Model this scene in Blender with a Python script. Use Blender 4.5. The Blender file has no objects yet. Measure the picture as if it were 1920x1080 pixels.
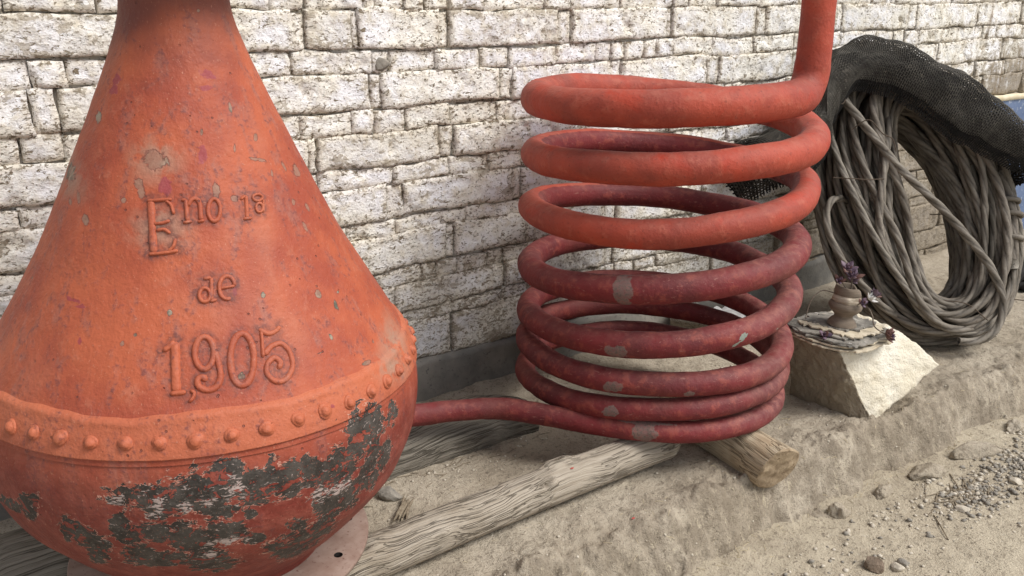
import bpy, bmesh, math, random
import numpy as np
from mathutils import Vector, Matrix

# ------------------------------------------------------------------ camera, sky, sun, exposure
scene = bpy.context.scene
COL = scene.collection
cam_data = bpy.data.cameras.new("camera")
cam_data.sensor_width = 36.0
cam_data.lens = 36.0 * 1650.0 / 1920.0
cam_data.clip_start = 0.02
cam_data.clip_end = 400.0
cam = bpy.data.objects.new("camera", cam_data)
COL.objects.link(cam)
cam.location = (0.0, -2.5623, 1.40)
_pitch = math.atan(550.0 / 1650.0)
cam.rotation_euler = (math.pi / 2 - _pitch, 0.0, -math.radians(34.8))
scene.camera = cam
scene.render.resolution_x, scene.render.resolution_y = 1024, 576

SUN_EL, SUN_AZ = math.radians(52), math.radians(146)     # azimuth clockwise from +Y
world = bpy.data.worlds.new("World")
scene.world = world
world.use_nodes = True
wn = world.node_tree
wn.nodes.clear()
_o = wn.nodes.new("ShaderNodeOutputWorld")
_b = wn.nodes.new("ShaderNodeBackground")
_h = wn.nodes.new("ShaderNodeHueSaturation")
_s = wn.nodes.new("ShaderNodeTexSky")
_s.sky_type = 'NISHITA'
_s.sun_disc = False
_s.sun_elevation = SUN_EL
_s.sun_rotation = SUN_AZ
_s.dust_density = 4.0
_s.altitude = 1500
_h.inputs['Saturation'].default_value = 0.30
wn.links.new(_s.outputs[0], _h.inputs['Color'])
wn.links.new(_h.outputs[0], _b.inputs['Color'])
_b.inputs['Strength'].default_value = 0.105
wn.links.new(_b.outputs[0], _o.inputs[0])
sd = bpy.data.lights.new("sun", 'SUN')
sd.energy = 2.0
sd.angle = math.radians(30)
sd.color = (1.0, 0.975, 0.945)
sun = bpy.data.objects.new("sun", sd)
COL.objects.link(sun)
_d = Vector((math.sin(SUN_AZ) * math.cos(SUN_EL), math.cos(SUN_AZ) * math.cos(SUN_EL), math.sin(SUN_EL)))
sun.rotation_euler = _d.to_track_quat('Z', 'Y').to_euler()
sun.location = (2, -4, 6)
vs = scene.view_settings
vs.view_transform = 'Standard'
vs.look = 'None'
vs.gamma = 1.0
vs.exposure = 0.80
vs.use_curve_mapping = False
scene.cycles.max_bounces = 5
scene.cycles.diffuse_bounces = 3
scene.cycles.adaptive_threshold = 0.02

rnd = random.Random(7)
nrs = np.random.RandomState(11)

# ------------------------------------------------------------------ helpers: noise, meshes, objects
_perm = np.random.RandomState(3).permutation(256)
_perm = np.concatenate([_perm, _perm, _perm])
_grad = np.random.RandomState(4).normal(size=(256, 3))
_grad /= np.linalg.norm(_grad, axis=1)[:, None]


def pn(P, s=1.0, o=0.0):
    """Perlin noise, P (...,3)"""
    P = np.asarray(P, float) * s + o + 1000.0
    i = np.floor(P).astype(int)
    f = P - i
    w = f * f * f * (f * (f * 6 - 15) + 10)
    i &= 255
    out = 0.0
    for dx in (0, 1):
        for dy in (0, 1):
            for dz in (0, 1):
                h = _perm[_perm[_perm[(i[..., 0] + dx) & 255] + ((i[..., 1] + dy) & 255)] + ((i[..., 2] + dz) & 255)]
                g = _grad[h]
                d = g[..., 0] * (f[..., 0] - dx) + g[..., 1] * (f[..., 1] - dy) + g[..., 2] * (f[..., 2] - dz)
                wt = (w[..., 0] if dx else 1 - w[..., 0]) * (w[..., 1] if dy else 1 - w[..., 1]) * (w[..., 2] if dz else 1 - w[..., 2])
                out = out + d * wt
    return out * 1.6


def fbm(P, s, octv=4, gain=0.5, o=0.0):
    r, a = 0.0, 1.0
    for k in range(octv):
        r = r + a * pn(P, s, o + 17.3 * k)
        a *= gain
        s *= 2.03
    return r


def sstep(a, b, x):
    t = np.clip((x - a) / (b - a), 0, 1)
    return t * t * (3 - 2 * t)


def mesh_np(name, V, F, smooth=True, attrs=None):
    V = np.asarray(V, np.float32).reshape(-1, 3)
    me = bpy.data.meshes.new(name)
    if isinstance(F, np.ndarray):
        n, k = F.shape
        me.vertices.add(len(V))
        me.vertices.foreach_set("co", V.ravel())
        me.loops.add(n * k)
        me.loops.foreach_set("vertex_index", F.astype(np.int32).ravel())
        me.polygons.add(n)
        me.polygons.foreach_set("loop_start", np.arange(0, n * k, k, dtype=np.int32))
        me.polygons.foreach_set("loop_total", np.full(n, k, np.int32))
        me.update(calc_edges=True)
    else:
        me.from_pydata(V.tolist(), [], F)
        me.update()
    if smooth:
        me.polygons.foreach_set("use_smooth", np.ones(len(me.polygons), bool))
    for an, av in (attrs or {}).items():
        at = me.attributes.new(an, 'FLOAT', 'POINT')
        at.data.foreach_set("value", np.asarray(av, np.float32).ravel())
    me.validate()
    return me


def grid_faces(nu, nv, wrap_u=False, flip=False, base=0):
    """vertex index = u*nv+v"""
    U = nu if wrap_u else nu - 1
    u, v = np.meshgrid(np.arange(U), np.arange(nv - 1), indexing='ij')
    u2 = (u + 1) % nu
    a, b, c, d = u * nv + v, u2 * nv + v, u2 * nv + v + 1, u * nv + v + 1
    F = np.stack([a, b, c, d] if not flip else [a, d, c, b], -1).reshape(-1, 4)
    return F + base


def obj(name, me, mat=None, parent=None, loc=None, rot=None):
    o = bpy.data.objects.new(name, me)
    COL.objects.link(o)
    if mat is not None and me is not None:
        if len(me.materials) == 0:
            me.materials.append(mat)
    if parent is not None:
        o.parent = parent
    if loc is not None:
        o.location = loc
    if rot is not None:
        o.rotation_euler = rot
    return o


def tag(o, label=None, cat=None, group=None, kind=None):
    if label: o['label'] = label
    if cat: o['category'] = cat
    if group: o['group'] = group
    if kind: o['kind'] = kind
    return o


def empty(name, loc=(0, 0, 0)):
    o = bpy.data.objects.new(name, None)
    o.empty_display_size = 0.1
    COL.objects.link(o)
    o.location = loc
    return o


def catmull(pts, n=8, closed=False):
    P = np.asarray(pts, float)
    m = len(P)
    out = []
    segs = m if closed else m - 1
    for i in range(segs):
        if closed:
            p0, p1, p2, p3 = P[(i - 1) % m], P[i], P[(i + 1) % m], P[(i + 2) % m]
        else:
            p1, p2 = P[i], P[i + 1]
            p0 = P[i - 1] if i > 0 else 2 * p1 - p2
            p3 = P[i + 2] if i + 2 < m else 2 * p2 - p1
        for k in range(n):
            t = k / n
            out.append(0.5 * ((2 * p1) + (p2 - p0) * t + (2 * p0 - 5 * p1 + 4 * p2 - p3) * t * t + (3 * p1 - p0 - 3 * p2 + p3) * t ** 3))
    if not closed:
        out.append(P[-1])
    return np.array(out)


def resample(P, step):
    P = np.asarray(P, float)
    s = np.concatenate([[0], np.cumsum(np.linalg.norm(np.diff(P, axis=0), axis=1))])
    n = max(2, int(round(s[-1] / step)) + 1)
    t = np.linspace(0, s[-1], n)
    return np.stack([np.interp(t, s, P[:, k]) for k in range(P.shape[1])], -1), t


def frames(P, up0=(0, 0, 1)):
    """parallel-transport frames along P"""
    T = np.gradient(P, axis=0)
    T /= np.linalg.norm(T, axis=1)[:, None] + 1e-12
    n = np.array(up0, float)
    n -= T[0] * (n @ T[0])
    if np.linalg.norm(n) < 1e-3:
        n = np.array([1.0, 0, 0]) - T[0] * T[0][0]
    n /= np.linalg.norm(n)
    N = [n]
    for i in range(1, len(P)):
        n = N[-1] - T[i] * (N[-1] @ T[i])
        n /= np.linalg.norm(n)
        N.append(n)
    N = np.array(N)
    return T, N, np.cross(T, N)


def tube(P, R, nseg=10, prof=None, up0=(0, 0, 1), caps=True, closed=False):
    """returns V, F(list or array), angle array; prof(a, s_index)->radius multiplier array"""
    P = np.asarray(P, float)
    n = len(P)
    R = np.broadcast_to(np.asarray(R, float), (n,))
    T, N, B = frames(P, up0)
    a = np.linspace(0, 2 * np.pi, nseg, endpoint=False)
    rr = R[:, None] * (np.ones((n, nseg)) if prof is None else prof(a[None, :], np.arange(n)[:, None]))
    V = P[:, None] + rr[..., None] * (np.cos(a)[None, :, None] * N[:, None] + np.sin(a)[None, :, None] * B[:, None])
    F = []
    idx = np.arange(n * nseg).reshape(n, nseg)
    m = n if closed else n - 1
    i0 = idx[:m]
    i1 = np.roll(idx, -1, 0)[:m]
    q = np.stack([i0, i1, np.roll(i1, -1, 1), np.roll(i0, -1, 1)], -1).reshape(-1, 4)
    V = V.reshape(-1, 3)
    if caps and not closed:
        F = [list(map(int, f)) for f in q[:, ::-1]] if len(q) < 60 else None
        # cap with centre vertices as degenerate-free quads made of triangles
        c0, c1 = len(V), len(V) + 1
        V = np.vstack([V, P[:1], P[-1:]])
        k = np.arange(nseg)
        k2 = (k + 1) % nseg
        tri0 = np.stack([np.full(nseg, c0), k2, k], -1)
        tri1 = np.stack([np.full(nseg, c1), (n - 1) * nseg + k, (n - 1) * nseg + k2], -1)
        F = [list(f) for f in q[:, ::-1].tolist()] + tri0[:, ::-1].tolist() + tri1[:, ::-1].tolist()
        return V, F
    return V, q[:, ::-1]


def join(parts):
    """join list of (V,F) to one (V, F list)"""
    Vs, Fs, b = [], [], 0
    for V, F in parts:
        V = np.asarray(V)
        Vs.append(V)
        F = F.tolist() if isinstance(F, np.ndarray) else F
        Fs += [[int(i) + b for i in f] for f in F]
        b += len(V)
    return np.vstack(Vs), Fs


def stone_vf(size, seed, squash=(1, 1, 0.7), sub=2, rough=0.25):
    bm = bmesh.new()
    bmesh.ops.create_icosphere(bm, subdivisions=sub, radius=1.0)
    V = np.array([v.co[:] for v in bm.verts])
    F = [[v.index for v in f.verts] for f in bm.faces]
    bm.free()
    # facet: clip by random planes
    rs = np.random.RandomState(seed)
    for _ in range(7):
        d = rs.normal(size=3)
        d /= np.linalg.norm(d)
        c = rs.uniform(0.5, 0.85)
        k = V @ d
        V = V - np.clip(k - c, 0, None)[:, None] * d
    V = V + rough * 0.35 * fbm(V, 1.7, 3, o=seed * 3.1)[:, None] * V
    V = V * np.array(squash) * size
    return V, F


# ------------------------------------------------------------------ helpers: node materials
class NT:
    def __init__(self, name):
        self.m = bpy.data.materials.new(name)
        self.m.use_nodes = True
        self.t = self.m.node_tree
        self.t.nodes.clear()
        self.out = self.t.nodes.new("ShaderNodeOutputMaterial")
        self.b = self.t.nodes.new("ShaderNodeBsdfPrincipled")
        self.t.links.new(self.b.outputs[0], self.out.inputs[0])
        self._geo = None
        self._tc = None

    def put(self, sock, v):
        if isinstance(v, bpy.types.NodeSocket):
            self.t.links.new(v, sock)
        elif v is not None:
            if isinstance(v, (tuple, list)) and len(v) == 3 and len(sock.default_value) == 4:
                v = (*v, 1.0)
            sock.default_value = v

    def pos(self):
        if not self._geo:
            self._geo = self.t.nodes.new("ShaderNodeNewGeometry")
        return self._geo.outputs['Position']

    def normal(self):
        self.pos()
        return self._geo.outputs['Normal']

    def objc(self):
        if not self._tc:
            self._tc = self.t.nodes.new("ShaderNodeTexCoord")
        return self._tc.outputs['Object']

    def attr(self, n):
        a = self.t.nodes.new("ShaderNodeAttribute")
        a.attribute_name = n
        return a.outputs['Fac']

    def rand(self):
        a = self.t.nodes.new("ShaderNodeObjectInfo")
        return a.outputs['Random']

    def map(self, v, scale=(1, 1, 1), loc=(0, 0, 0), rot=(0, 0, 0)):
        a = self.t.nodes.new("ShaderNodeMapping")
        self.put(a.inputs['Vector'], v)
        a.inputs['Scale'].default_value = scale
        a.inputs['Location'].default_value = loc
        a.inputs['Rotation'].default_value = rot
        return a.outputs[0]

    def noise(self, v, scale, detail=4, rough=0.55, dist=0.0):
        a = self.t.nodes.new("ShaderNodeTexNoise")
        self.put(a.inputs['Vector'], v)
        a.inputs['Scale'].default_value = scale
        a.inputs['Detail'].default_value = min(detail, 3.5)
        a.inputs['Roughness'].default_value = rough
        a.inputs['Distortion'].default_value = dist
        return a.outputs['Fac']

    def voro(self, v, scale, feature='F1', rnd_=1.0, out='Distance'):
        a = self.t.nodes.new("ShaderNodeTexVoronoi")
        a.feature = feature
        self.put(a.inputs['Vector'], v)
        a.inputs['Scale'].default_value = scale
        a.inputs['Randomness'].default_value = rnd_
        return a.outputs[out]

    def math(self, op, a, b=None, c=None, clamp=False):
        n = self.t.nodes.new("ShaderNodeMath")
        n.operation = op
        n.use_clamp = clamp
        self.put(n.inputs[0], a)
        if b is not None: self.put(n.inputs[1], b)
        if c is not None: self.put(n.inputs[2], c)
        return n.outputs[0]

    def ramp(self, v, lo, hi, a=0.0, b=1.0, smooth=True):
        n = self.t.nodes.new("ShaderNodeMapRange")
        n.interpolation_type = 'SMOOTHSTEP' if smooth else 'LINEAR'
        self.put(n.inputs['Value'], v)
        n.inputs['From Min'].default_value = lo
        n.inputs['From Max'].default_value = hi
        n.inputs['To Min'].default_value = a
        n.inputs['To Max'].default_value = b
        return n.outputs[0]

    def mix(self, f, a, b, mode='MIX'):
        n = self.t.nodes.new("ShaderNodeMix")
        n.data_type = 'RGBA'
        n.blend_type = mode
        n.clamp_factor = True
        self.put(n.inputs[0], f)
        self.put(n.inputs[6], a)
        self.put(n.inputs[7], b)
        return n.outputs[2]

    def sep(self, v):
        n = self.t.nodes.new("ShaderNodeSeparateXYZ")
        self.put(n.inputs[0], v)
        return n.outputs

    def bump(self, h, strength=0.5, dist=0.01, prev=None):
        n = self.t.nodes.new("ShaderNodeBump")
        n.inputs['Strength'].default_value = strength
        n.inputs['Distance'].default_value = dist
        self.put(n.inputs['Height'], h)
        if prev is not None: self.put(n.inputs['Normal'], prev)
        return n.outputs[0]

    def done(self, col, rough=0.85, nrm=None, spec=0.3, metal=None):
        self.put(self.b.inputs['Base Color'], col)
        self.put(self.b.inputs['Roughness'], rough)
        self.put(self.b.inputs['Specular IOR Level'], spec)
        if metal is not None: self.put(self.b.inputs['Metallic'], metal)
        if nrm is not None: self.put(self.b.inputs['Normal'], nrm)
        return self.m


M = {}


def m_whitewash(name, adobe=0.0):
    t = NT(name)
    p = t.pos()
    x, y, z = t.sep(p)
    n1 = t.noise(p, 4.5, 5, 0.6)
    n2 = t.noise(p, 22, 6, 0.65)
    n3 = t.noise(t.map(p, (1, 1, 1.3)), 95, 5, 0.7)
    n4 = t.noise(t.map(p, (1, 1, 2.0), loc=(3, 1, 2)), 48, 6, 0.7, 0.6)
    edge = t.attr("edge")
    col = t.mix(t.ramp(n1, 0.38, 0.62), (0.86, 0.825, 0.74), (0.86, 0.85, 0.865))
    col = t.mix(t.ramp(n2, 0.42, 0.75), col, (0.68, 0.62, 0.51))
    # dusty cream at the brick rims
    col = t.mix(t.math('MULTIPLY', t.ramp(edge, 0.1, 0.8), 0.45), col, (0.66, 0.58, 0.45))
    # dark pits and grime specks
    lowz = t.ramp(t.math('ADD', z, t.math('MULTIPLY', t.math('SUBTRACT', n1, 0.5), 0.9)), 0.75, 0.12)
    wet = t.math('ADD', t.math('MULTIPLY', edge, 0.045), t.math('MULTIPLY', lowz, 0.05))
    sp = t.ramp(t.math('ADD', n3, wet), 0.57, 0.68)
    big = t.ramp(t.math('ADD', n4, t.math('ADD', wet, t.math('MULTIPLY', t.ramp(n1, 0.5, 0.3), 0.05))), 0.615, 0.635)
    adobe_c = t.mix(n2, (0.16, 0.125, 0.085), (0.30, 0.245, 0.175))
    col = t.mix(t.math('MULTIPLY', sp, 0.85), col, (0.19, 0.15, 0.105))
    r0_ = t.rand()
    lg = t.ramp(t.math('ADD', t.noise(t.map(p, (1, 1, 1.5), loc=(9, 4, 2)), 15, 4, 0.7, 0.5), t.math('ADD', t.math('MULTIPLY', edge, 0.05), t.math('MULTIPLY', t.math('SUBTRACT', r0_, 0.5), 0.10))), 0.632, 0.650)
    col = t.mix(t.math('MULTIPLY', lg, 0.7), col, t.mix(n3, (0.22, 0.175, 0.12), (0.42, 0.355, 0.265)))
    col = t.mix(big, col, adobe_c)
    # splash dirt near the ground
    col = t.mix(t.math('MULTIPLY', lowz, 0.34), col, (0.44, 0.395, 0.32))
    # brown water runs at the far right
    run = t.noise(t.map(p, (5, 5, 0.9)), 2.2, 5, 0.65, 0.8)
    rm = t.math('MULTIPLY', t.ramp(run, 0.54, 0.70), t.ramp(x, 4.2, 5.0))
    col = t.mix(t.math('MULTIPLY', rm, 0.8), col, (0.24, 0.17, 0.10))
    # bare adobe towards the lower right, behind the cable
    bare = t.ramp(t.math('ADD', t.math('ADD', t.math('MULTIPLY', x, 0.34), t.math('MULTIPLY', z, -1.0)), t.math('MULTIPLY', t.math('SUBTRACT', n2, 0.5), 1.1)), 0.50, 0.80)
    bare = t.math('MULTIPLY', bare, t.ramp(x, 2.9, 3.5))
    col = t.mix(t.math('MAXIMUM', t.math('MULTIPLY', bare, 0.85), adobe), col, adobe_c)
    r = t.rand()
    col = t.mix(t.math('MULTIPLY', t.math('POWER', r, 2.0), 0.22), col, (0.42, 0.37, 0.29))
    # flicks of red paint
    hgt = t.math('ADD', t.math('MULTIPLY', n3, 0.6), t.math('ADD', n2, t.math('MULTIPLY', t.math('SUBTRACT', 1.0, big), 0.35)))
    nb = t.bump(hgt, 1.0, 0.008)
    M[name] = t.done(col, 0.92, nb, 0.15)


m_whitewash("whitewash")


def m_simple(name, c1, c2, scale=20, rough=0.9, bs=0.4, bd=0.004, spec=0.2, obj_=False, stretch=(1, 1, 1), c3=None, s3=120):
    t = NT(name)
    p = t.objc() if obj_ else t.pos()
    n = t.noise(t.map(p, stretch), scale, 6, 0.65)
    n2 = t.noise(t.map(p, stretch), s3, 4, 0.6)
    col = t.mix(t.ramp(n, 0.3, 0.7), c1, c2)
    if c3: col = t.mix(t.ramp(n2, 0.58, 0.72), col, c3)
    nb = t.bump(t.math('ADD', n, t.math('MULTIPLY', n2, 0.5)), bs, bd)
    M[name] = t.done(col, rough, nb, spec)


m_simple("mortar", (0.30, 0.25, 0.18), (0.48, 0.42, 0.33), 30, 0.95, 0.8, 0.006, 0.1, c3=(0.12, 0.09, 0.06))
m_simple("cement", (0.16, 0.152, 0.135), (0.27, 0.25, 0.215), 6, 0.9, 0.8, 0.006, 0.2, c3=(0.11, 0.105, 0.095), s3=80)
m_simple("blue_paint", (0.095, 0.135, 0.235), (0.14, 0.19, 0.30), 5, 0.7, 0.5, 0.003, 0.3, c3=(0.50, 0.52, 0.55), s3=45)
m_simple("cream_paint", (0.62, 0.53, 0.36), (0.70, 0.62, 0.46), 12, 0.8, 0.4, 0.003)


def m_earth(name, road):
    t = NT(name)
    p = t.pos()
    n1 = t.noise(p, 2.3, 5, 0.6)
    n2 = t.noise(p, 13, 6, 0.65)
    n3 = t.noise(p, 70, 5, 0.7)
    n4 = t.noise(p, 230, 3, 0.6)
    if road:
        col = t.mix(t.ramp(n1, 0.35, 0.65), (0.40, 0.34, 0.25), (0.475, 0.41, 0.305))
    else:
        col = t.mix(t.ramp(n1, 0.35, 0.65), (0.355, 0.30, 0.225), (0.44, 0.38, 0.295))
    col = t.mix(t.math('MULTIPLY', t.ramp(n2, 0.45, 0.75), 0.5), col, (0.24, 0.198, 0.148))
    col = t.mix(t.math('MULTIPLY', t.ramp(n3, 0.54, 0.68), 0.7), col, (0.145, 0.118, 0.088))
    col = t.mix(t.math('MULTIPLY', t.ramp(n3, 0.42, 0.28), 0.55), col, (0.46, 0.41, 0.335))
    col = t.mix(t.math('MULTIPLY', t.ramp(n4, 0.58, 0.68), 0.7), col, (0.12, 0.098, 0.072))
    if not road:
        ft = t.attr("face")          # the crumbling, straw-flecked bank
        w = t.math('MULTIPLY', ft, t.ramp(n2, 0.30, 0.62))
        col = t.mix(t.math('MULTIPLY', w, 0.62), col, (0.17, 0.136, 0.098))  # shade of the bank's face painted into its colour
        st = t.noise(t.map(p, (1.0, 1.0, 0.3), rot=(0.2, 0.1, 0.7)), 60, 4, 0.7, 1.2)
        col = t.mix(t.math('MULTIPLY', t.math('MULTIPLY', ft, t.ramp(st, 0.58, 0.68)), 0.6), col, (0.50, 0.43, 0.31))
        v = t.voro(t.map(p, (1, 1, 1)), 17, 'DISTANCE_TO_EDGE')
        crack = t.math('MULTIPLY', t.ramp(t.math('ADD', v, t.math('MULTIPLY', n3, 0.08)), 0.075, 0.035), t.ramp(n2, 0.5, 0.64))
        col = t.mix(t.math('MULTIPLY', crack, 0.5), col, (0.17, 0.135, 0.095))
    h = t.math('ADD', t.math('MULTIPLY', n2, 0.8), t.math('ADD', t.math('MULTIPLY', n3, 0.7), t.math('MULTIPLY', n4, 0.3)))
    M[name] = t.done(col, 0.95, t.bump(h, 1.0, 0.012), 0.1)


m_earth("earth", False)
m_earth("road_dirt", True)


def m_potpaint():
    t = NT("pot_paint")
    p = t.objc()
    x, y, z = t.sep(p)
    n1 = t.noise(p, 5.5, 5, 0.62)
    n2 = t.noise(p, 24, 6, 0.65)
    n3 = t.noise(p, 110, 5, 0.6)
    st = t.noise(t.map(p, (9, 9, 1.1)), 3.0, 5, 0.65, 0.4)
    col = t.mix(t.ramp(n1, 0.35, 0.68), (0.41, 0.098, 0.043), (0.295, 0.058, 0.030))
    col = t.mix(t.math('MULTIPLY', t.ramp(st, 0.52, 0.72), 0.65), col, (0.29, 0.115, 0.085))
    col = t.mix(t.math('MULTIPLY', t.ramp(n2, 0.55, 0.75), 0.5), col, (0.44, 0.15, 0.088))
    fd = t.ramp(t.noise(t.map(p, (1, 1, .6), loc=(2, 5, 1)), 2.6, 4, 0.6, 0.4), 0.50, 0.68)
    col = t.mix(t.math('MULTIPLY', fd, 0.5), col, (0.42, 0.165, 0.105))
    # brighter overpaint on the riveted seam
    col = t.mix(t.math('MULTIPLY', t.attr("band"), 0.55), col, (0.50, 0.150, 0.070))
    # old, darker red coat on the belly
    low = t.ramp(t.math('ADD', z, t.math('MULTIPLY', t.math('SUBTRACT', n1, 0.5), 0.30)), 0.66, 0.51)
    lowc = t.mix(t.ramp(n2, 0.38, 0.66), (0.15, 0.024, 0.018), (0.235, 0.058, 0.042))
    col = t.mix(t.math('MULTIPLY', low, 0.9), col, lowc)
    # shade below the neck flange, painted into the neck as dark brown
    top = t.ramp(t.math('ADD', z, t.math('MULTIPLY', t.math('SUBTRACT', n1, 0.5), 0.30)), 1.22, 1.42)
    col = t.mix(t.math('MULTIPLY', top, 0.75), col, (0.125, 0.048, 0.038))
    # streaky weathering on the flanks
    wz = t.math('MULTIPLY', t.ramp(st, 0.47, 0.60), t.ramp(n3, 0.48, 0.68))
    col = t.mix(t.math('MULTIPLY', wz, 0.75), col, (0.16, 0.048, 0.042))
    # dusty bloom
    col = t.mix(t.math('MULTIPLY', t.attr("tan"), t.ramp(n2, 0.36, 0.56)), col, (0.33, 0.20, 0.14))
    col = t.mix(t.ramp(t.math('ADD', t.attr("mag"), t.math('MULTIPLY', t.math('SUBTRACT', n3, 0.5), 0.9)), 0.46, 0.60, 0, 0.8), col, (0.26, 0.045, 0.055))
    # peeling
    pk = t.noise(t.map(p, (1, 1, 1.7)), 34, 5, 0.72, 0.7)
    pf = t.math('ADD', t.attr("peel"), t.math('MULTIPLY', t.math('SUBTRACT', pk, 0.45), 1.45))
    rim = t.math('MULTIPLY', t.ramp(pf, 0.43, 0.475), t.ramp(pf, 0.53, 0.50))
    peel = t.ramp(pf, 0.485, 0.50)
    iron = t.mix(t.ramp(n2, 0.35, 0.65), (0.030, 0.025, 0.021), (0.068, 0.058, 0.049))
    iron = t.mix(t.ramp(n3, 0.60, 0.72), iron, (0.12, 0.105, 0.09))
    fl = t.math('ADD', t.math('MULTIPLY', t.attr("pale"), 0.22), t.noise(t.map(p, (1, 1, 2.6)), 60, 4, 0.72, 1.0))
    iron = t.mix(t.ramp(fl, 0.62, 0.66), iron, (0.38, 0.30, 0.27))
    redrem = t.ramp(t.noise(t.map(p, (1, 1, 1.5), loc=(4, 2, 1)), 30, 4, 0.74, 0.9), 0.57, 0.585)
    col = t.mix(t.math('MULTIPLY', rim, t.ramp(n3, 0.40, 0.58)), col, (0.50, 0.27, 0.20))
    peel = t.math('MULTIPLY', peel, t.math('SUBTRACT', 1.0, redrem))
    col = t.mix(peel, col, iron)
    # knocked-off chips on the cone
    ck = t.math('ADD', t.attr("chip"), t.math('MULTIPLY', t.math('SUBTRACT', t.noise(p, 48, 5, 0.65, 0.5), 0.56), 1.0))
    chip = t.ramp(ck, 0.54, 0.565)
    crim = t.math('MULTIPLY', t.ramp(ck, 0.45, 0.51), t.ramp(ck, 0.59, 0.55))
    cc = t.mix(t.ramp(t.noise(p, 33, 3, 0.6), 0.42, 0.58), (0.09, 0.085, 0.06), (0.30, 0.24, 0.175))
    cc = t.mix(t.ramp(t.noise(p, 7, 2, 0.5), 0.44, 0.56), cc, t.mix(n3, (0.24, 0.085, 0.055), (0.33, 0.19, 0.13)))
    col = t.mix(t.math('MULTIPLY', crim, 0.55), col, (0.16, 0.045, 0.035))
    col = t.mix(chip, col, cc)
    gr = t.math('MULTIPLY', t.attr("letter_dark"), t.ramp(n3, 0.30, 0.62))  # darker close around the raised letter strokes
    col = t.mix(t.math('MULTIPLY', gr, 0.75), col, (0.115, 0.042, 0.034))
    fs = t.ramp(t.noise(t.map(p, (2.2, 2.2, 1.0)), 160, 3, 0.7), 0.56, 0.70)
    col = t.mix(t.math('MULTIPLY', fs, t.ramp(n1, 0.40, 0.62, 0.08, 0.5)), col, (0.17, 0.046, 0.034))
    fl2 = t.ramp(t.noise(t.map(p, (1.6, 1.6, 1.0), loc=(7, 3, 1)), 130, 3, 0.7), 0.62, 0.72)
    col = t.mix(t.math('MULTIPLY', fl2, 0.45), col, (0.55, 0.27, 0.18))
    # pin holes and nicks everywhere
    vv = t.voro(p, 34)
    pin = t.math('MULTIPLY', t.ramp(vv, 0.10, 0.07), t.ramp(n1, 0.42, 0.55))
    col = t.mix(t.math('MULTIPLY', pin, 0.7), col, (0.14, 0.045, 0.035))
    h = t.math('ADD', t.math('MULTIPLY', n2, 0.5), t.math('MULTIPLY', n3, 0.35))
    h = t.math('SUBTRACT', h, t.math('MULTIPLY', t.math('MAXIMUM', peel, chip), 0.55))
    h = t.math('SUBTRACT', h, t.math('MULTIPLY', pin, 0.5))
    rough = t.math('ADD', 0.50, t.math('MULTIPLY', n2, 0.2))
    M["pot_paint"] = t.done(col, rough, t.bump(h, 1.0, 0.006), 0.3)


m_potpaint()
m_simple("flange_dust", (0.20, 0.125, 0.095), (0.28, 0.20, 0.16), 14, 0.8, 0.4, 0.002, 0.3, c3=(0.14, 0.07, 0.055))


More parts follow.
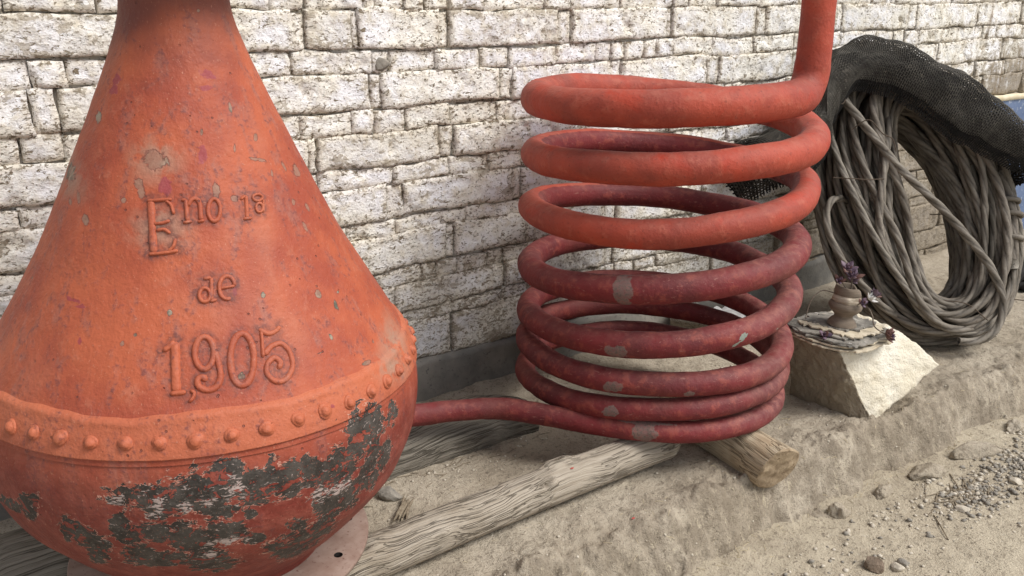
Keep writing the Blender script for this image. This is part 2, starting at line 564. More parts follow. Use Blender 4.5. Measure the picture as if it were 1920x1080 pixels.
def m_coil():
    t = NT("coil_paint")
    p = t.objc()
    n1 = t.noise(p, 6, 5, 0.6)
    n2 = t.noise(p, 28, 6, 0.66)
    n3 = t.noise(p, 120, 5, 0.65)
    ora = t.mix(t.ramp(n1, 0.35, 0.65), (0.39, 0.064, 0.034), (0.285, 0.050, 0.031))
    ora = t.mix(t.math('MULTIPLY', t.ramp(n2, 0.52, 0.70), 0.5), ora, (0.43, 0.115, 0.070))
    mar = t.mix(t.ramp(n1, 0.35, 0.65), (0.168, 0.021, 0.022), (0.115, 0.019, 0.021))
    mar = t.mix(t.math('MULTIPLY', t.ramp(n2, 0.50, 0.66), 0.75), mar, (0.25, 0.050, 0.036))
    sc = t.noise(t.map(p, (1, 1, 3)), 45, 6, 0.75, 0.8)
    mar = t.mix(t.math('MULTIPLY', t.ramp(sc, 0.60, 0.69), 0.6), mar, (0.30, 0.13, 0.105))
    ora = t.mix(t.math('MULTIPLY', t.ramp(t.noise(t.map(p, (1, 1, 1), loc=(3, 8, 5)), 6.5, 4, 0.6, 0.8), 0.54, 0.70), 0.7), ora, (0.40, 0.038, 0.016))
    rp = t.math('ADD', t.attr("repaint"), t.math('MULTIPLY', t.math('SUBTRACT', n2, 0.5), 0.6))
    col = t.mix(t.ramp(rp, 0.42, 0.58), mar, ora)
    bl = t.ramp(t.noise(p, 3.3, 4, 0.6, 0.6), 0.50, 0.68)
    col = t.mix(t.math('MULTIPLY', bl, 0.45), col, (0.16, 0.042, 0.032))
    # paler on upward faces and on the right of the lower turns
    d = t.math('MULTIPLY', t.attr("pale_side"), t.ramp(n2, 0.25, 0.65))
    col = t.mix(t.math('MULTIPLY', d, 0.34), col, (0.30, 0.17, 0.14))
    # dark scuffs
    col = t.mix(t.math('MULTIPLY', t.ramp(n3, 0.57, 0.70), 0.42), col, (0.085, 0.024, 0.02))
    gp = t.math('ADD', t.attr("patch"), t.math('MULTIPLY', t.math('SUBTRACT', n2, 0.5), 0.8))
    g = t.ramp(gp, 0.47, 0.53)
    gc = t.mix(t.ramp(n3, 0.4, 0.65), (0.22, 0.185, 0.16), (0.11, 0.095, 0.078))
    col = t.mix(t.math('MULTIPLY', g, t.ramp(n3, 0.35, 0.6, 0.35, 0.8)), col, gc)
    cp = t.math('ADD', t.attr("chip"), t.math('MULTIPLY', t.math('SUBTRACT', n3, 0.5), 0.5))
    col = t.mix(t.ramp(cp, 0.48, 0.52), col, (0.22, 0.24, 0.20))
    h = t.math('ADD', t.math('MULTIPLY', n2, 0.6), t.math('MULTIPLY', n3, 0.18))
    M["coil_paint"] = t.done(col, t.math('ADD', 0.55, t.math('MULTIPLY', n2, 0.2)), t.bump(h, 0.9, 0.007), 0.3)


m_coil()


def m_wood(name, c1, c2, c3, crackscale=9.0, axis=0, bd=0.006):
    t = NT(name)
    p = t.objc()
    s = [22, 22, 22]
    s[axis] = 0.35
    warp = t.noise(p, 3.0, 3, 0.5)
    vm = t.t.nodes.new("ShaderNodeVectorMath")
    vm.operation = 'ADD'
    t.put(vm.inputs[0], p)
    cmb = t.t.nodes.new("ShaderNodeCombineXYZ")
    w = t.math('MULTIPLY', t.math('SUBTRACT', warp, 0.5), 0.06)
    for k in range(3):
        if k != axis: t.put(cmb.inputs[k], w)
    t.put(vm.inputs[1], cmb.outputs[0])
    q = vm.outputs[0]
    g = t.noise(t.map(q, tuple(s)), 4.0, 7, 0.7)
    g2 = t.noise(t.map(q, tuple(k * 2.0 for k in s)), 7.0, 5, 0.7)
    b = t.noise(p, 7, 4, 0.6)
    col = t.mix(t.ramp(g, 0.30, 0.68), c1, c2)
    col = t.mix(t.math('MULTIPLY', t.ramp(g2, 0.5, 0.72), 0.5), col, c3)
    col = t.mix(t.math('MULTIPLY', t.ramp(b, 0.5, 0.7), 0.4), col, c3)
    ck = None
    for sc_, th_, wz in ((0.7, 0.020, 0.30), (1.5, 0.026, 0.5)):
        crk = t.noise(t.map(q, tuple((k * sc_ if i != axis else wz) for i, k in enumerate(s)), loc=(sc_, 2 * sc_, 1)), crackscale / 3, 2, 0.5)
        cr = t.math('ABSOLUTE', t.math('SUBTRACT', crk, 0.5))
        c_ = t.math('MULTIPLY', t.ramp(cr, th_, th_ * .3), t.ramp(t.noise(p, 4 * sc_, 2, 0.5), 0.36, 0.52))
        ck = c_ if ck is None else t.math('MAXIMUM', ck, c_)
    kn = t.attr("knot")
    col = t.mix(t.math('MULTIPLY', ck, 0.7), col, tuple(k * 0.35 for k in c3))
    col = t.mix(t.math('MULTIPLY', kn, 0.8), col, tuple(k * 0.5 for k in c3))
    h = t.math('SUBTRACT', t.math('ADD', g, t.math('MULTIPLY', g2, 0.5)), t.math('MULTIPLY', ck, 0.9))
    M[name] = t.done(col, 0.85, t.bump(h, 0.8, bd), 0.2)


m_wood("log_wood", (0.30, 0.255, 0.195), (0.41, 0.355, 0.285), (0.21, 0.165, 0.115))
m_wood("beam_wood", (0.165, 0.145, 0.115), (0.27, 0.24, 0.195), (0.10, 0.082, 0.06))
m_wood("stub_wood", (0.42, 0.33, 0.22), (0.55, 0.46, 0.33), (0.30, 0.20, 0.11))
m_simple("cut_wood", (0.22, 0.16, 0.10), (0.40, 0.31, 0.205), 30, 0.85, 0.6, 0.004, c3=(0.20, 0.14, 0.08), s3=60)


def m_cable():
    t = NT("cable_steel")
    p = t.pos()
    n1 = t.noise(p, 8, 5, 0.6)
    n2 = t.noise(p, 70, 5, 0.7)
    gv = t.attr("groove")
    col = t.mix(t.ramp(n1, 0.3, 0.7), (0.125, 0.107, 0.083), (0.25, 0.22, 0.178))
    col = t.mix(t.math('MULTIPLY', t.rand(), 0.35), col, (0.13, 0.10, 0.075))
    col = t.mix(t.math('MULTIPLY', t.ramp(n2, 0.55, 0.72), 0.7), col, (0.095, 0.07, 0.05))
    col = t.mix(t.math('MULTIPLY', gv, 0.9), col, (0.035, 0.028, 0.022))
    wires = t.attr("wire")
    M["cable_steel"] = t.done(col, 0.68, t.bump(t.math('ADD', n2, t.math('MULTIPLY', wires, 0.8)), 0.6, 0.002), 0.35)


m_cable()
m_simple("net_black", (0.012, 0.011, 0.010), (0.024, 0.022, 0.020), 25, 0.85, 0.3, 0.002, 0.2)
m_simple("net_dusty", (0.040, 0.036, 0.030), (0.085, 0.077, 0.064), 14, 0.85, 0.3, 0.002, 0.25, c3=(0.14, 0.125, 0.10), s3=40)
m_simple("rust_wire", (0.07, 0.05, 0.035), (0.12, 0.09, 0.065), 60, 0.8, 0.3, 0.001)


def m_rock():
    t = NT("pale_rock")
    p = t.pos()
    n1 = t.noise(p, 5, 5, 0.6)
    n2 = t.noise(p, 32, 7, 0.7)
    n3 = t.noise(p, 150, 5, 0.7)
    col = t.mix(t.ramp(n1, 0.35, 0.65), (0.68, 0.61, 0.47), (0.76, 0.71, 0.60))
    col = t.mix(t.math('MULTIPLY', t.ramp(n2, 0.50, 0.72), 0.45), col, (0.46, 0.38, 0.26))
    col = t.mix(t.math('MULTIPLY', t.ramp(n3, 0.60, 0.72), 0.6), col, (0.24, 0.20, 0.15))
    # earth stain and shade of the left side, painted in together
    sd_ = t.attr("stain_shade")
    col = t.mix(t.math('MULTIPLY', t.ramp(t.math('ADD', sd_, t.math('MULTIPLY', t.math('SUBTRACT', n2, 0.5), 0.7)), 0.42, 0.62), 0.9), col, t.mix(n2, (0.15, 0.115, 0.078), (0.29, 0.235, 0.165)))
    h = t.math('ADD', t.math('MULTIPLY', n2, 0.9), t.math('MULTIPLY', n3, 0.5))
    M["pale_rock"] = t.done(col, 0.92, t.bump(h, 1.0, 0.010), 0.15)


m_rock()
m_simple("stone_grey", (0.20, 0.18, 0.15), (0.31, 0.28, 0.235), 30, 0.9, 0.6, 0.004, c3=(0.12, 0.11, 0.10))
m_simple("stone_brown", (0.14, 0.105, 0.075), (0.22, 0.165, 0.12), 30, 0.9, 0.8, 0.006, c3=(0.08, 0.06, 0.045))
m_simple("stone_pale", (0.42, 0.37, 0.29), (0.55, 0.49, 0.40), 30, 0.9, 0.6, 0.004, c3=(0.28, 0.24, 0.18))
m_simple("clay", (0.15, 0.118, 0.088), (0.225, 0.18, 0.137), 16, 0.85, 0.35, 0.002, obj_=True, stretch=(1, 1, 5), c3=(0.15, 0.11, 0.08))
m_simple("clay_worn", (0.28, 0.23, 0.17), (0.50, 0.43, 0.34), 26, 0.9, 0.6, 0.003, obj_=True, stretch=(1, 1, 4))
m_simple("leaf_purple", (0.085, 0.055, 0.085), (0.16, 0.105, 0.13), 40, 0.55, 0.2, 0.001, 0.35)
m_simple("leaf_red", (0.10, 0.045, 0.035), (0.17, 0.09, 0.075), 40, 0.6, 0.2, 0.001, 0.3)
m_simple("stem_brown", (0.11, 0.085, 0.065), (0.19, 0.155, 0.12), 60, 0.85, 0.3, 0.001)
m_simple("petal_white", (0.60, 0.58, 0.54), (0.75, 0.73, 0.70), 40, 0.7, 0.2, 0.001)
m_simple("board_pale", (0.44, 0.37, 0.26), (0.60, 0.53, 0.41), 18, 0.9, 0.6, 0.003, c3=(0.26, 0.20, 0.13), s3=70)
m_simple("board_grey", (0.12, 0.11, 0.095), (0.29, 0.265, 0.225), 22, 0.85, 0.6, 0.003, c3=(0.50, 0.47, 0.42), s3=50)
m_simple("straw", (0.42, 0.34, 0.21), (0.55, 0.46, 0.31), 20, 0.85, 0.2, 0.001)
m_simple("twig", (0.16, 0.125, 0.085), (0.28, 0.23, 0.165), 60, 0.9, 0.3, 0.001)
m_simple("white_sheet", (0.50, 0.49, 0.47), (0.66, 0.65, 0.63), 20, 0.6, 0.3, 0.003)
m_simple("red_flake", (0.36, 0.06, 0.05), (0.45, 0.10, 0.08), 40, 0.7, 0.2, 0.001)

# ------------------------------------------------------------------ ground: earth ledge and dirt road
def crest_y(x):
    P = np.stack([x, 0 * x, 0 * x], -1)
    return -1.035 + 0.045 * pn(P, 1.1, 5.0) + 0.025 * pn(P, 3.7, 9.0)


def ledge_raw(x, y):
    P = np.stack([x, y, 0 * x], -1)
    yc = crest_y(x)
    d = yc - y                                     # >0 outside the crest
    wid = 0.115 + 0.03 * pn(P * np.array([1, 0, 1]), 1.7, 2.0)
    fall = sstep(-0.05, 1.0, d / wid)
    z = -0.185 * fall
    z = z + 0.010 * fbm(P, 2.2, 3) * (1 - fall * 0.3)
    face = np.exp(-((d - wid * 0.5) / 0.12) ** 2)
    z = z + 0.0055 * fbm(P, 14, 4) + 0.0028 * np.abs(fbm(P, 38, 3, .6)) + face * (0.042 * fbm(P, 6.5, 4, 0.6) + 0.018 * np.abs(fbm(P, 22, 3, 0.6, 4.0)))
    z = z + face * 0.018 * (pn(P * np.array([1, .35, 1]), 3.1, 8.0) > 0.12) * sstep(0.0, 0.05, d)
    z = z + 0.010 * np.exp(-((y + .83) / .11) ** 2) * sstep(2.0, 1.7, x) * sstep(.3, .7, x)
    z = z + 0.02 * sstep(-0.16, 0.0, y)            # dust banked against the wall
    return z, face


def ground_z(x, y):
    a = np.array([float(x)])
    b = np.array([float(y)])
    return float(ground_zv(a, b)[0])


def ground_zv(a, b):
    a, b = np.asarray(a, float), np.asarray(b, float)
    z1 = np.where(b > -1.33, ledge_raw(a, b)[0], -9)
    return np.maximum(z1, road_raw(a, b))


def road_raw(x, y):
    P = np.stack([x, y, 0 * x], -1)
    return -0.150 + 0.012 * fbm(P, 1.3, 4) + 0.006 * fbm(P, 11, 4, 0.6) + 0.003 * np.abs(fbm(P, 36, 3, .6)) - 0.02 * sstep(-1.6, -3.0, y)


def axis_vals(segs):
    out = []
    for a, b, st in segs:
        out += list(np.arange(a, b - 1e-9, st))
    out.append(segs[-1][1])
    return np.array(out)


xs = axis_vals([(-2.0, 0.3, .04), (0.3, 4.4, .0085), (4.4, 8.0, .04)])
ys = axis_vals([(-1.34, -0.85, .007), (-0.85, 0.10, .012)])
X, Y = np.meshgrid(xs, ys, indexing='ij')
Z, face = ledge_raw(X.ravel(), Y.ravel())
V = np.stack([X.ravel(), Y.ravel(), Z], -1)
o = obj("earth_ledge", mesh_np("earth_ledge", V, grid_faces(len(xs), len(ys)), attrs={"face": face}), M["earth"])
tag(o, "packed beige earth ledge running along the foot of the wall", "ground", kind="structure")

xs = axis_vals([(-60, -4, 4.0), (-4, 0.8, .12), (0.8, 4.0, .012), (4.0, 8, .12), (8, 60, 4.0)])
ys = axis_vals([(-60, -4, 4.0), (-4, -2.0, .10), (-2.0, -1.0, .012), (-1.0, 0.0, .25)])
X, Y = np.meshgrid(xs, ys, indexing='ij')
Z = road_raw(X.ravel(), Y.ravel())
Z = np.where(Y.ravel() > -1.02, -0.2, Z)
V = np.stack([X.ravel(), Y.ravel(), Z], -1)
o = obj("dirt_road", mesh_np("dirt_road", V, grid_faces(len(xs), len(ys))), M["road_dirt"])
tag(o, "dusty beige dirt road below the earth ledge", "road", kind="structure")

# ------------------------------------------------------------------ the whitewashed adobe wall
WX0, WX1 = -1.2, 6.8


def patch_vf(x0, x1, z0, z1, cell, off, rough, ew=0.014, er=0.014, jit=0.005, back=0.045, rcorner=0.018, seed=0.0):
    """irregular brick: bulging front grid with rounded rim and a skirt going back into the wall"""
    nx = max(4, int(round((x1 - x0) / cell)) + 1)
    nz = max(4, int(round((z1 - z0) / cell)) + 1)
    gx = np.linspace(x0, x1, nx)
    gz = np.linspace(z0, z1, nz)
    X, Z = np.meshgrid(gx, gz, indexing='ij')
    P = np.stack([X, np.full_like(X, seed), Z], -1)
    hx, hz = (x1 - x0) / 2, (z1 - z0) / 2
    qx = np.abs(X - (x0 + x1) / 2) - hx + rcorner
    qz = np.abs(Z - (z0 + z1) / 2) - hz + rcorner
    sd = -(np.hypot(np.maximum(qx, 0), np.maximum(qz, 0)) + np.minimum(np.maximum(qx, qz), 0) - rcorner)
    sd = np.maximum(sd, 0) + 0.004 * pn(P, 60)
    e = 1 - sstep(0, ew, sd)
    w = 1 - sstep(0, 0.03, sd)
    Xd = X + w * (jit * (fbm(P, 9, 3, o=3.0) + .9 * pn(P, 4, 77.)) * 1.3)
    Zd = Z + w * (jit * (fbm(P, 9, 3, o=31.0) + .9 * pn(P, 4, 57.)) * 1.3)
    Pw = np.stack([X, 0 * X, Z], -1)
    Zd = Zd + .011 * pn(Pw * np.array([1.0, 1, 1.4]), 1.3, 12.0) + .006 * pn(Pw * np.array([1.0, 1, .6]), 4.0, 2.0)
    y = off + rough * (0.9 * fbm(P, 7, 3) + 0.55 * fbm(Pw, 26, 4, 0.6)) + er * e ** 1.6
    # knocked-off bites
    bite = sstep(0.40, 0.52, pn(P, 11, 70.0) + 0.25 * pn(P, 40, 3.0))
    y = y + 0.007 * bite
    V = np.stack([Xd, y, Zd], -1).reshape(-1, 3)
    F = grid_faces(nx, nz)
    idx = np.arange(nx * nz).reshape(nx, nz)
    loop = np.concatenate([idx[:, 0], idx[-1, 1:], idx[-2::-1, -1], idx[0, -2:0:-1]])
    B = V[loop].copy()
    B[:, 1] = back
    b0 = len(V)
    k = np.arange(len(loop))
    S = np.stack([loop, b0 + k, b0 + (k + 1) % len(loop), np.roll(loop, -1)], -1)
    ed = 1 - sstep(0.0, 0.03, sd)
    ed = np.concatenate([np.maximum(ed, bite * 0.6).ravel(), np.ones(len(loop))])
    return np.vstack([V, B]), np.vstack([F, S]), ed


core_bits = []
xs = axis_vals([(WX0, .1, .03), (.1, 5.4, .011), (5.4, WX1, .03)])
zs = axis_vals([(-.25, .15, .03), (.15, 1.42, .011), (1.42, 2.1, .03)])
X, Z = np.meshgrid(xs, zs, indexing='ij')
P = np.stack([X, 0 * X, Z], -1).reshape(-1, 3)
V = np.stack([X.ravel(), 0.028 + 0.006 * fbm(P, 18, 3), Z.ravel()], -1)
Fg = grid_faces(len(xs), len(zs))
# give the core a body: back slab
nb = len(V)
bx = np.array([[WX0, 0.40, -.25], [WX1, 0.40, -.25], [WX1, 0.40, 2.1], [WX0, 0.40, 2.1],
               [WX0, 0.05, -.25], [WX1, 0.05, -.25], [WX1, 0.05, 2.1], [WX0, 0.05, 2.1]])
Fs = np.array([[0, 1, 2, 3][::-1], [4, 5, 1, 0], [5, 6, 2, 1], [6, 7, 3, 2], [7, 4, 0, 3]]) + nb
wall = obj("adobe_wall", mesh_np("adobe_wall", np.vstack([V, bx]), np.vstack([Fg, Fs]), smooth=False, attrs={"edge": np.ones(len(V) + 8) * .55}), M["whitewash"])
tag(wall, "whitewashed adobe brick wall with flaking paint and dark cracked joints", "wall")

ROWS = [
('H', 1.357, 1.43, [0.27, 0.48, 0.94, 1.04, 1.23, 1.27, 1.37, 1.44, 1.53, 1.67, 1.92, 2.03, 2.54, 2.62, 2.78, 3.04, 3.29, 3.55, 3.81, 4.0, 4.21, 4.75]),
('T', 1.238, 1.357, [(1.0, 1.04), (1.19, 1.21), (1.49, 1.53), (1.98, 2.04), (2.51, 2.54), (3.02, 3.08), (3.55, 3.6), (4.12, 4.19), (4.73, 4.75)]),
('H', 1.168, 1.238, [0.3, 0.38, 0.61, 0.76, 0.99, 1.25, 1.31, 1.48, 1.65, 1.77, 1.97, 2.16, 2.23, 2.3, 2.39, 2.46, 2.55, 2.77, 3.02, 3.28, 3.6, 3.88, 4.02, 4.11, 4.23, 4.44, 4.82, 4.96, 5.23]),
('T', 1.054, 1.168, [(0.29, 0.29), (0.35, 0.35), (0.65, 0.67), (1.24, 1.28), (1.73, 1.78), (2.23, 2.28), (2.75, 2.81), (3.28, 3.32), (4.4, 4.42), (5.04, 5.06)]),
('H', 0.98, 1.054, [0.25, 0.35, 0.52, 0.67, 0.82, 1.0, 1.17, 1.25, 1.36, 1.53, 1.72, 1.9, 2.09, 2.25]),
('T', 0.872, 0.98, [(1.02, 1.05), (1.49, 1.54), (2.09, 2.12)]),
('H', 0.81, 0.872, [0.22, 0.42, 0.58, 0.85, 1.05, 1.31, 1.52, 1.68, 1.82, 1.97, 2.18]),
('T', 0.695, 0.81, [(1.28, 1.34), (1.78, 1.82), (2.48, 2.52)]),
('H', 0.642, 0.695, [0.26, 0.42, 0.74, 1.13, 1.31, 1.49, 1.59, 1.85, 2.03]),
('T', 0.52, 0.642, [(1.5, 1.54), (1.84, 1.89), (2.22, 2.28)]),
('H', 0.46, 0.52, [1.22, 1.4, 1.46, 1.54, 1.67, 1.74, 2.01, 2.72]),
('T', 0.365, 0.46, [(1.29, 1.29), (1.74, 1.75)]),
('H', 0.318, 0.365, [1.21, 1.45, 1.52, 1.73]),
('T', 0.17, 0.318, [(1.51, 1.52), (1.91, 1.92)]),
]
ROWS.append(('T', .055, .17, []))
ROWS.append(('H', -.02, .055, []))
zt = 1.43
k = 0
while zt < 2.05:
    zh = 0.118 if k % 2 == 0 else 0.072
    ROWS.insert(0, ('T' if k % 2 == 0 else 'H', zt, zt + zh, []))
    zt += zh
    k += 1

bricks, extra = [], []
nbrick = 0
for kind, z0, z1, J in ROWS:
    spans = []
    if kind == 'T':
        gaps = sorted(J)
        cur = WX0 - rnd.uniform(0, .3)
        gl = []
        first = gaps[0][0] if gaps else WX1 + 1
        # random gaps to the left of the known ones
        a = first - rnd.uniform(.40, .45)
        left = []
        while a > WX0 and gaps:
            left.append((a - rnd.uniform(.012, .045), a))
            a -= rnd.uniform(.44, .50)
        gl = left[::-1] + gaps
        a = gl[-1][1] if gl else WX0
        if not gl: gl.append((WX0 - .01, WX0))
        while a < WX1:
            a += rnd.uniform(.40, .48)
            g = rnd.uniform(.010, .045)
            gl.append((a, a + g))
            a += g
        # split long stretches
        full = [gl[0]]
        for g in gl[1:]:
            L = g[0] - full[-1][1]
            n = int(round(L / .46)) if L > .64 else 1
            st = full[-1][1]
            for q in range(1, n):
                m = st + L * q / n + rnd.uniform(-.03, .03)
                full.append((m - .02, m + .02))
            full.append(g)
        for i in range(len(full) - 1):
            spans.append((full[i][1], full[i + 1][0], 'b'))
            if full[i][1] - full[i][0] > .016: spans.append((full[i][0], full[i][1], 'm'))
    else:
        js = sorted(J)
        a = js[0] if js else WX0 + .1
        pre = []
        while a > WX0:
            a -= rnd.uniform(.12, .30)
            pre.append(a)
        js = pre[::-1] + js
        a = js[-1]
        while a < WX1:
            a += rnd.uniform(.10, .32)
            js.append(a)
        full = [js[0]]
        for j in js[1:]:
            L = j - full[-1]
            n = int(round(L / .24)) if L > .40 else 1
            st = full[-1]
            for q in range(1, n):
                full.append(st + L * q / n + rnd.uniform(-.03, .03))
            full.append(j)
        spans = [(full[i], full[i + 1], 'b') for i in range(len(full) - 1)]
    for (a, b, t) in spans:
        if b - a < .02 and t == 'b': continue
        vis = b > 0.12 and a < 5.45 and z0 < 1.40
        if a > 5.02 and z1 < 0.86: continue
        if z0 < .1 and b < 3.75: continue           # behind the painted blue dado
        cell = .0085 if vis else .03
        if kind == 'T' and t == 'b':
            V, F, ed = patch_vf(a + .0016, b - .0016, z0 + .0036, z1 + .0004, cell, rnd.uniform(-.007, .001), .0050, er=.0040, ew=.006, jit=.0050, rcorner=.010, seed=rnd.uniform(0, 50))
        elif t == 'm':
            V, F, ed = patch_vf(a + .001, b - .001, z0 + .004, z1 - .003, cell, rnd.uniform(.001, .007), .005, er=.004, jit=.004, rcorner=.008, seed=rnd.uniform(0, 50))
        else:
            V, F, ed = patch_vf(a + .0016, b - .0016, z0 - .0006, z1 - .0014, cell, rnd.uniform(-.003, .005), .0065, er=.0040, ew=.007, jit=.0056, rcorner=.010, seed=rnd.uniform(0, 50))
        if not vis:
            extra.append((V, F, ed))
            continue
        c = np.array([(a + b) / 2, 0, (z0 + z1) / 2])
        nm = "mortar_fill" if t == 'm' else "brick"
        me = mesh_np(nm, V - c, F, attrs={"edge": ed})
        obj(nm, me, M["whitewash"], wall, loc=c)
        nbrick += (t == 'b')
print("bricks:", nbrick)
off = 0
Vs, Fs, Es = [], [], []
for V, F, ed in extra:
    Vs.append(V); Fs.append(F + off); Es.append(ed)
    off += len(V)
o = obj("brick_courses", mesh_np("brick_courses", np.vstack(Vs), np.vstack(Fs), attrs={"edge": np.concatenate(Es)}), M["whitewash"], wall)
tag(o, kind="stuff")

# cement plinth with a ragged top
xs = axis_vals([(WX0, 1.2, .05), (1.2, 3.8, .012), (3.8, 3.82, .02)])
vz = np.linspace(0, 1, 22)
X, S = np.meshgrid(xs, vz, indexing='ij')
P = np.stack([X, 0 * X, 0 * X], -1)
topz = 0.172 + 0.006 * fbm(P, 6, 4, 0.6) + 0.012 * np.maximum(0, pn(P, 2.0, 4.0))
Zp = -0.15 + S * (topz + 0.15)
P2 = np.stack([X, 0 * X, Zp], -1)
Yp = -0.018 + 0.004 * fbm(P2, 8, 4) - 0.006 * (1 - S)
Yp = np.where(S > 0.985, 0.02, Yp)
o = obj("cement_plinth", mesh_np("cement_plinth", np.stack([X, Yp, Zp], -1), grid_faces(len(xs), len(vz))), M["cement"], wall)

# blue painted dado with a cream line on top
xs = axis_vals([(4.98, WX1, .02)])
zs = axis_vals([(-.1, .835, .02)])
X, Z = np.meshgrid(xs, zs, indexing='ij')
P = np.stack([X, 0 * X, Z], -1)
Yb = -0.012 + 0.005 * fbm(P, 5, 4)
Yb = np.where((X < 4.985), 0.03, Yb)
obj("blue_dado", mesh_np("blue_dado", np.stack([X, Yb, Z], -1), grid_faces(len(xs), len(zs))), M["blue_paint"], wall)
zs = np.array([.825, .835, .85, .862, .866])
X, Z = np.meshgrid(xs, zs, indexing='ij')
P = np.stack([X, 0 * X, Z], -1)
Yb = -0.020 + 0.004 * fbm(P, 6, 3) + np.where(Z > .864, .05, 0) + np.where(Z < .83, .03, 0)
obj("cream_stripe", mesh_np("cream_stripe", np.stack([X, Yb, Z + 0.004 * pn(P, 9)], -1), grid_faces(len(xs), len(zs))), M["cream_paint"], wall)

# river pebble wedged into a joint
V, F = stone_vf(0.030, 5, (.85, .7, 1), 3)
obj("wedged_stone", mesh_np("wedged_stone", V, F), M["stone_grey"], wall, loc=(1.285, 0.004, 1.190))

# ------------------------------------------------------------------ the riveted copper still
PEEL=[[-2.1452,0.544,22.21,-2.22,-0.14,-46.93],[-1.9911,0.5353,18.28,-1.61,-3.66,-38.81],[-1.8543,0.5451,18.12,-1.46,-4.62,-27.24],[-1.7911,0.572,33.6,-2.63,-8.28,-42.26],[-1.7167,0.5383,23.08,-1.74,-6.91,-28.49],[-1.5812,0.5283,29.98,-0.24,-9.85,-28.94],[-1.6258,0.5623,110.52,-8.11,-11.44,-41.33],[-1.5447,0.551,67.08,-4.84,-15.69,-49.75],[-1.4544,0.5274,25.46,0.64,-13.12,-33.44],[-1.4934,0.5566,75.18,-5.4,-24.7,-74.2],[-1.3226,0.5117,24.38,-9.37,-15.37,-19.92],[-1.3182,0.4792,37.03,2.38,-17.88,-38.82],[-1.1629,0.5818,14.42,-14.36,-16.85,-21.96],[-1.2279,0.5473,34.55,-16.79,-19.76,-30.99],[-1.1301,0.5081,54.73,-6.65,-13.73,-22.77],[-1.0306,0.4787,46.94,-9.34,-16.98,-27.05],[-0.9737,0.5677,51.98,-22.03,-20.74,-39.88],[-1.2573,0.5937,116.9,-8.86,-27.87,-72.13],[-2.0998,0.4629,29.37,-4.25,-1.93,-49.87],[-2.2185,0.4786,56.25,-35.35,-26.42,-33.54],[-2.1963,0.4543,39.27,-6.9,1.8,-56.77],[-2.4039,0.4471,20.79,-16.19,-27.03,-23.91],[-2.368,0.3945,45.05,-17.56,6.2,-28.98],[-1.9843,0.4424,41.03,-5.7,-4.08,-25.03],[-1.9334,0.426,22.65,-7.44,-24.07,-25.92],[-1.8204,0.4414,30.79,-1.52,-10.33,-33.65],[-2.1041,0.3844,17.05,-3.49,-1.88,-35.67],[-2.1849,0.4008,38.61,-9.9,0.99,-32.14],[-1.8997,0.3598,23.23,-2.03,-10.49,-21.17],[-1.7142,0.4134,55.44,0.43,-21.71,-54.36],[-1.4408,0.3336,16.74,7.74,6.5,-11.86],[-1.5059,0.3218,28.21,7.01,-23.15,-24.81],[-1.3755,0.4312,31.77,20.34,9.59,-15.68],[-1.2879,0.432,39.83,24.22,1.34,-20.59],[-1.1884,0.4569,33.18,-21.75,-21.71,-25.63],[-1.513,0.4101,55.12,6.61,-31.86,-60.98],[-2.7824,0.4671,25.21,-26.53,3.41,-69.22],[-2.6476,0.4832,32.14,11.05,23.17,-34.8],[-2.6009,0.5082,59.94,-23.28,29.22,-101.62],[-1.8327,0.4964,30.06,1.81,1.01,-57.74],[-2.0562,0.5084,36.03,-4.79,-4.49,-68.14],[-1.3623,0.3473,27.49,15.66,12.99,-14.45],[-1.0962,0.434,38.44,-6.85,-32.17,-38.23],[-2.4725,0.4423,90.36,-22.81,32.39,-50.89],[-1.7228,0.4787,85.4,-3.7,-28.52,-99.53]]
PALE=[[-2.4903,0.5275,63.96,-20.06,15.11,-68.73],[-2.2038,0.5329,86.63,-9.8,4.2,-132.26],[-1.7764,0.5414,75.98,-5.88,-9.72,-45.93],[-1.958,0.51,77.83,-8.16,-13.47,-102.08],[-2.0511,0.5263,108.74,-14.37,-3.98,-58.99],[-1.4131,0.4733,36.69,17.33,9.84,-55.05],[-1.8776,0.5223,108.59,-9.07,-14.85,-82.01],[-1.8125,0.4172,35.03,1.24,-6.51,-85.02],[-1.8933,0.3873,74.12,-6.43,-18.83,-72.12],[-1.3163,0.466,51.18,26.7,6.2,-71.62],[-2.1183,0.5,53.17,-8.08,-3.82,-162.92]]
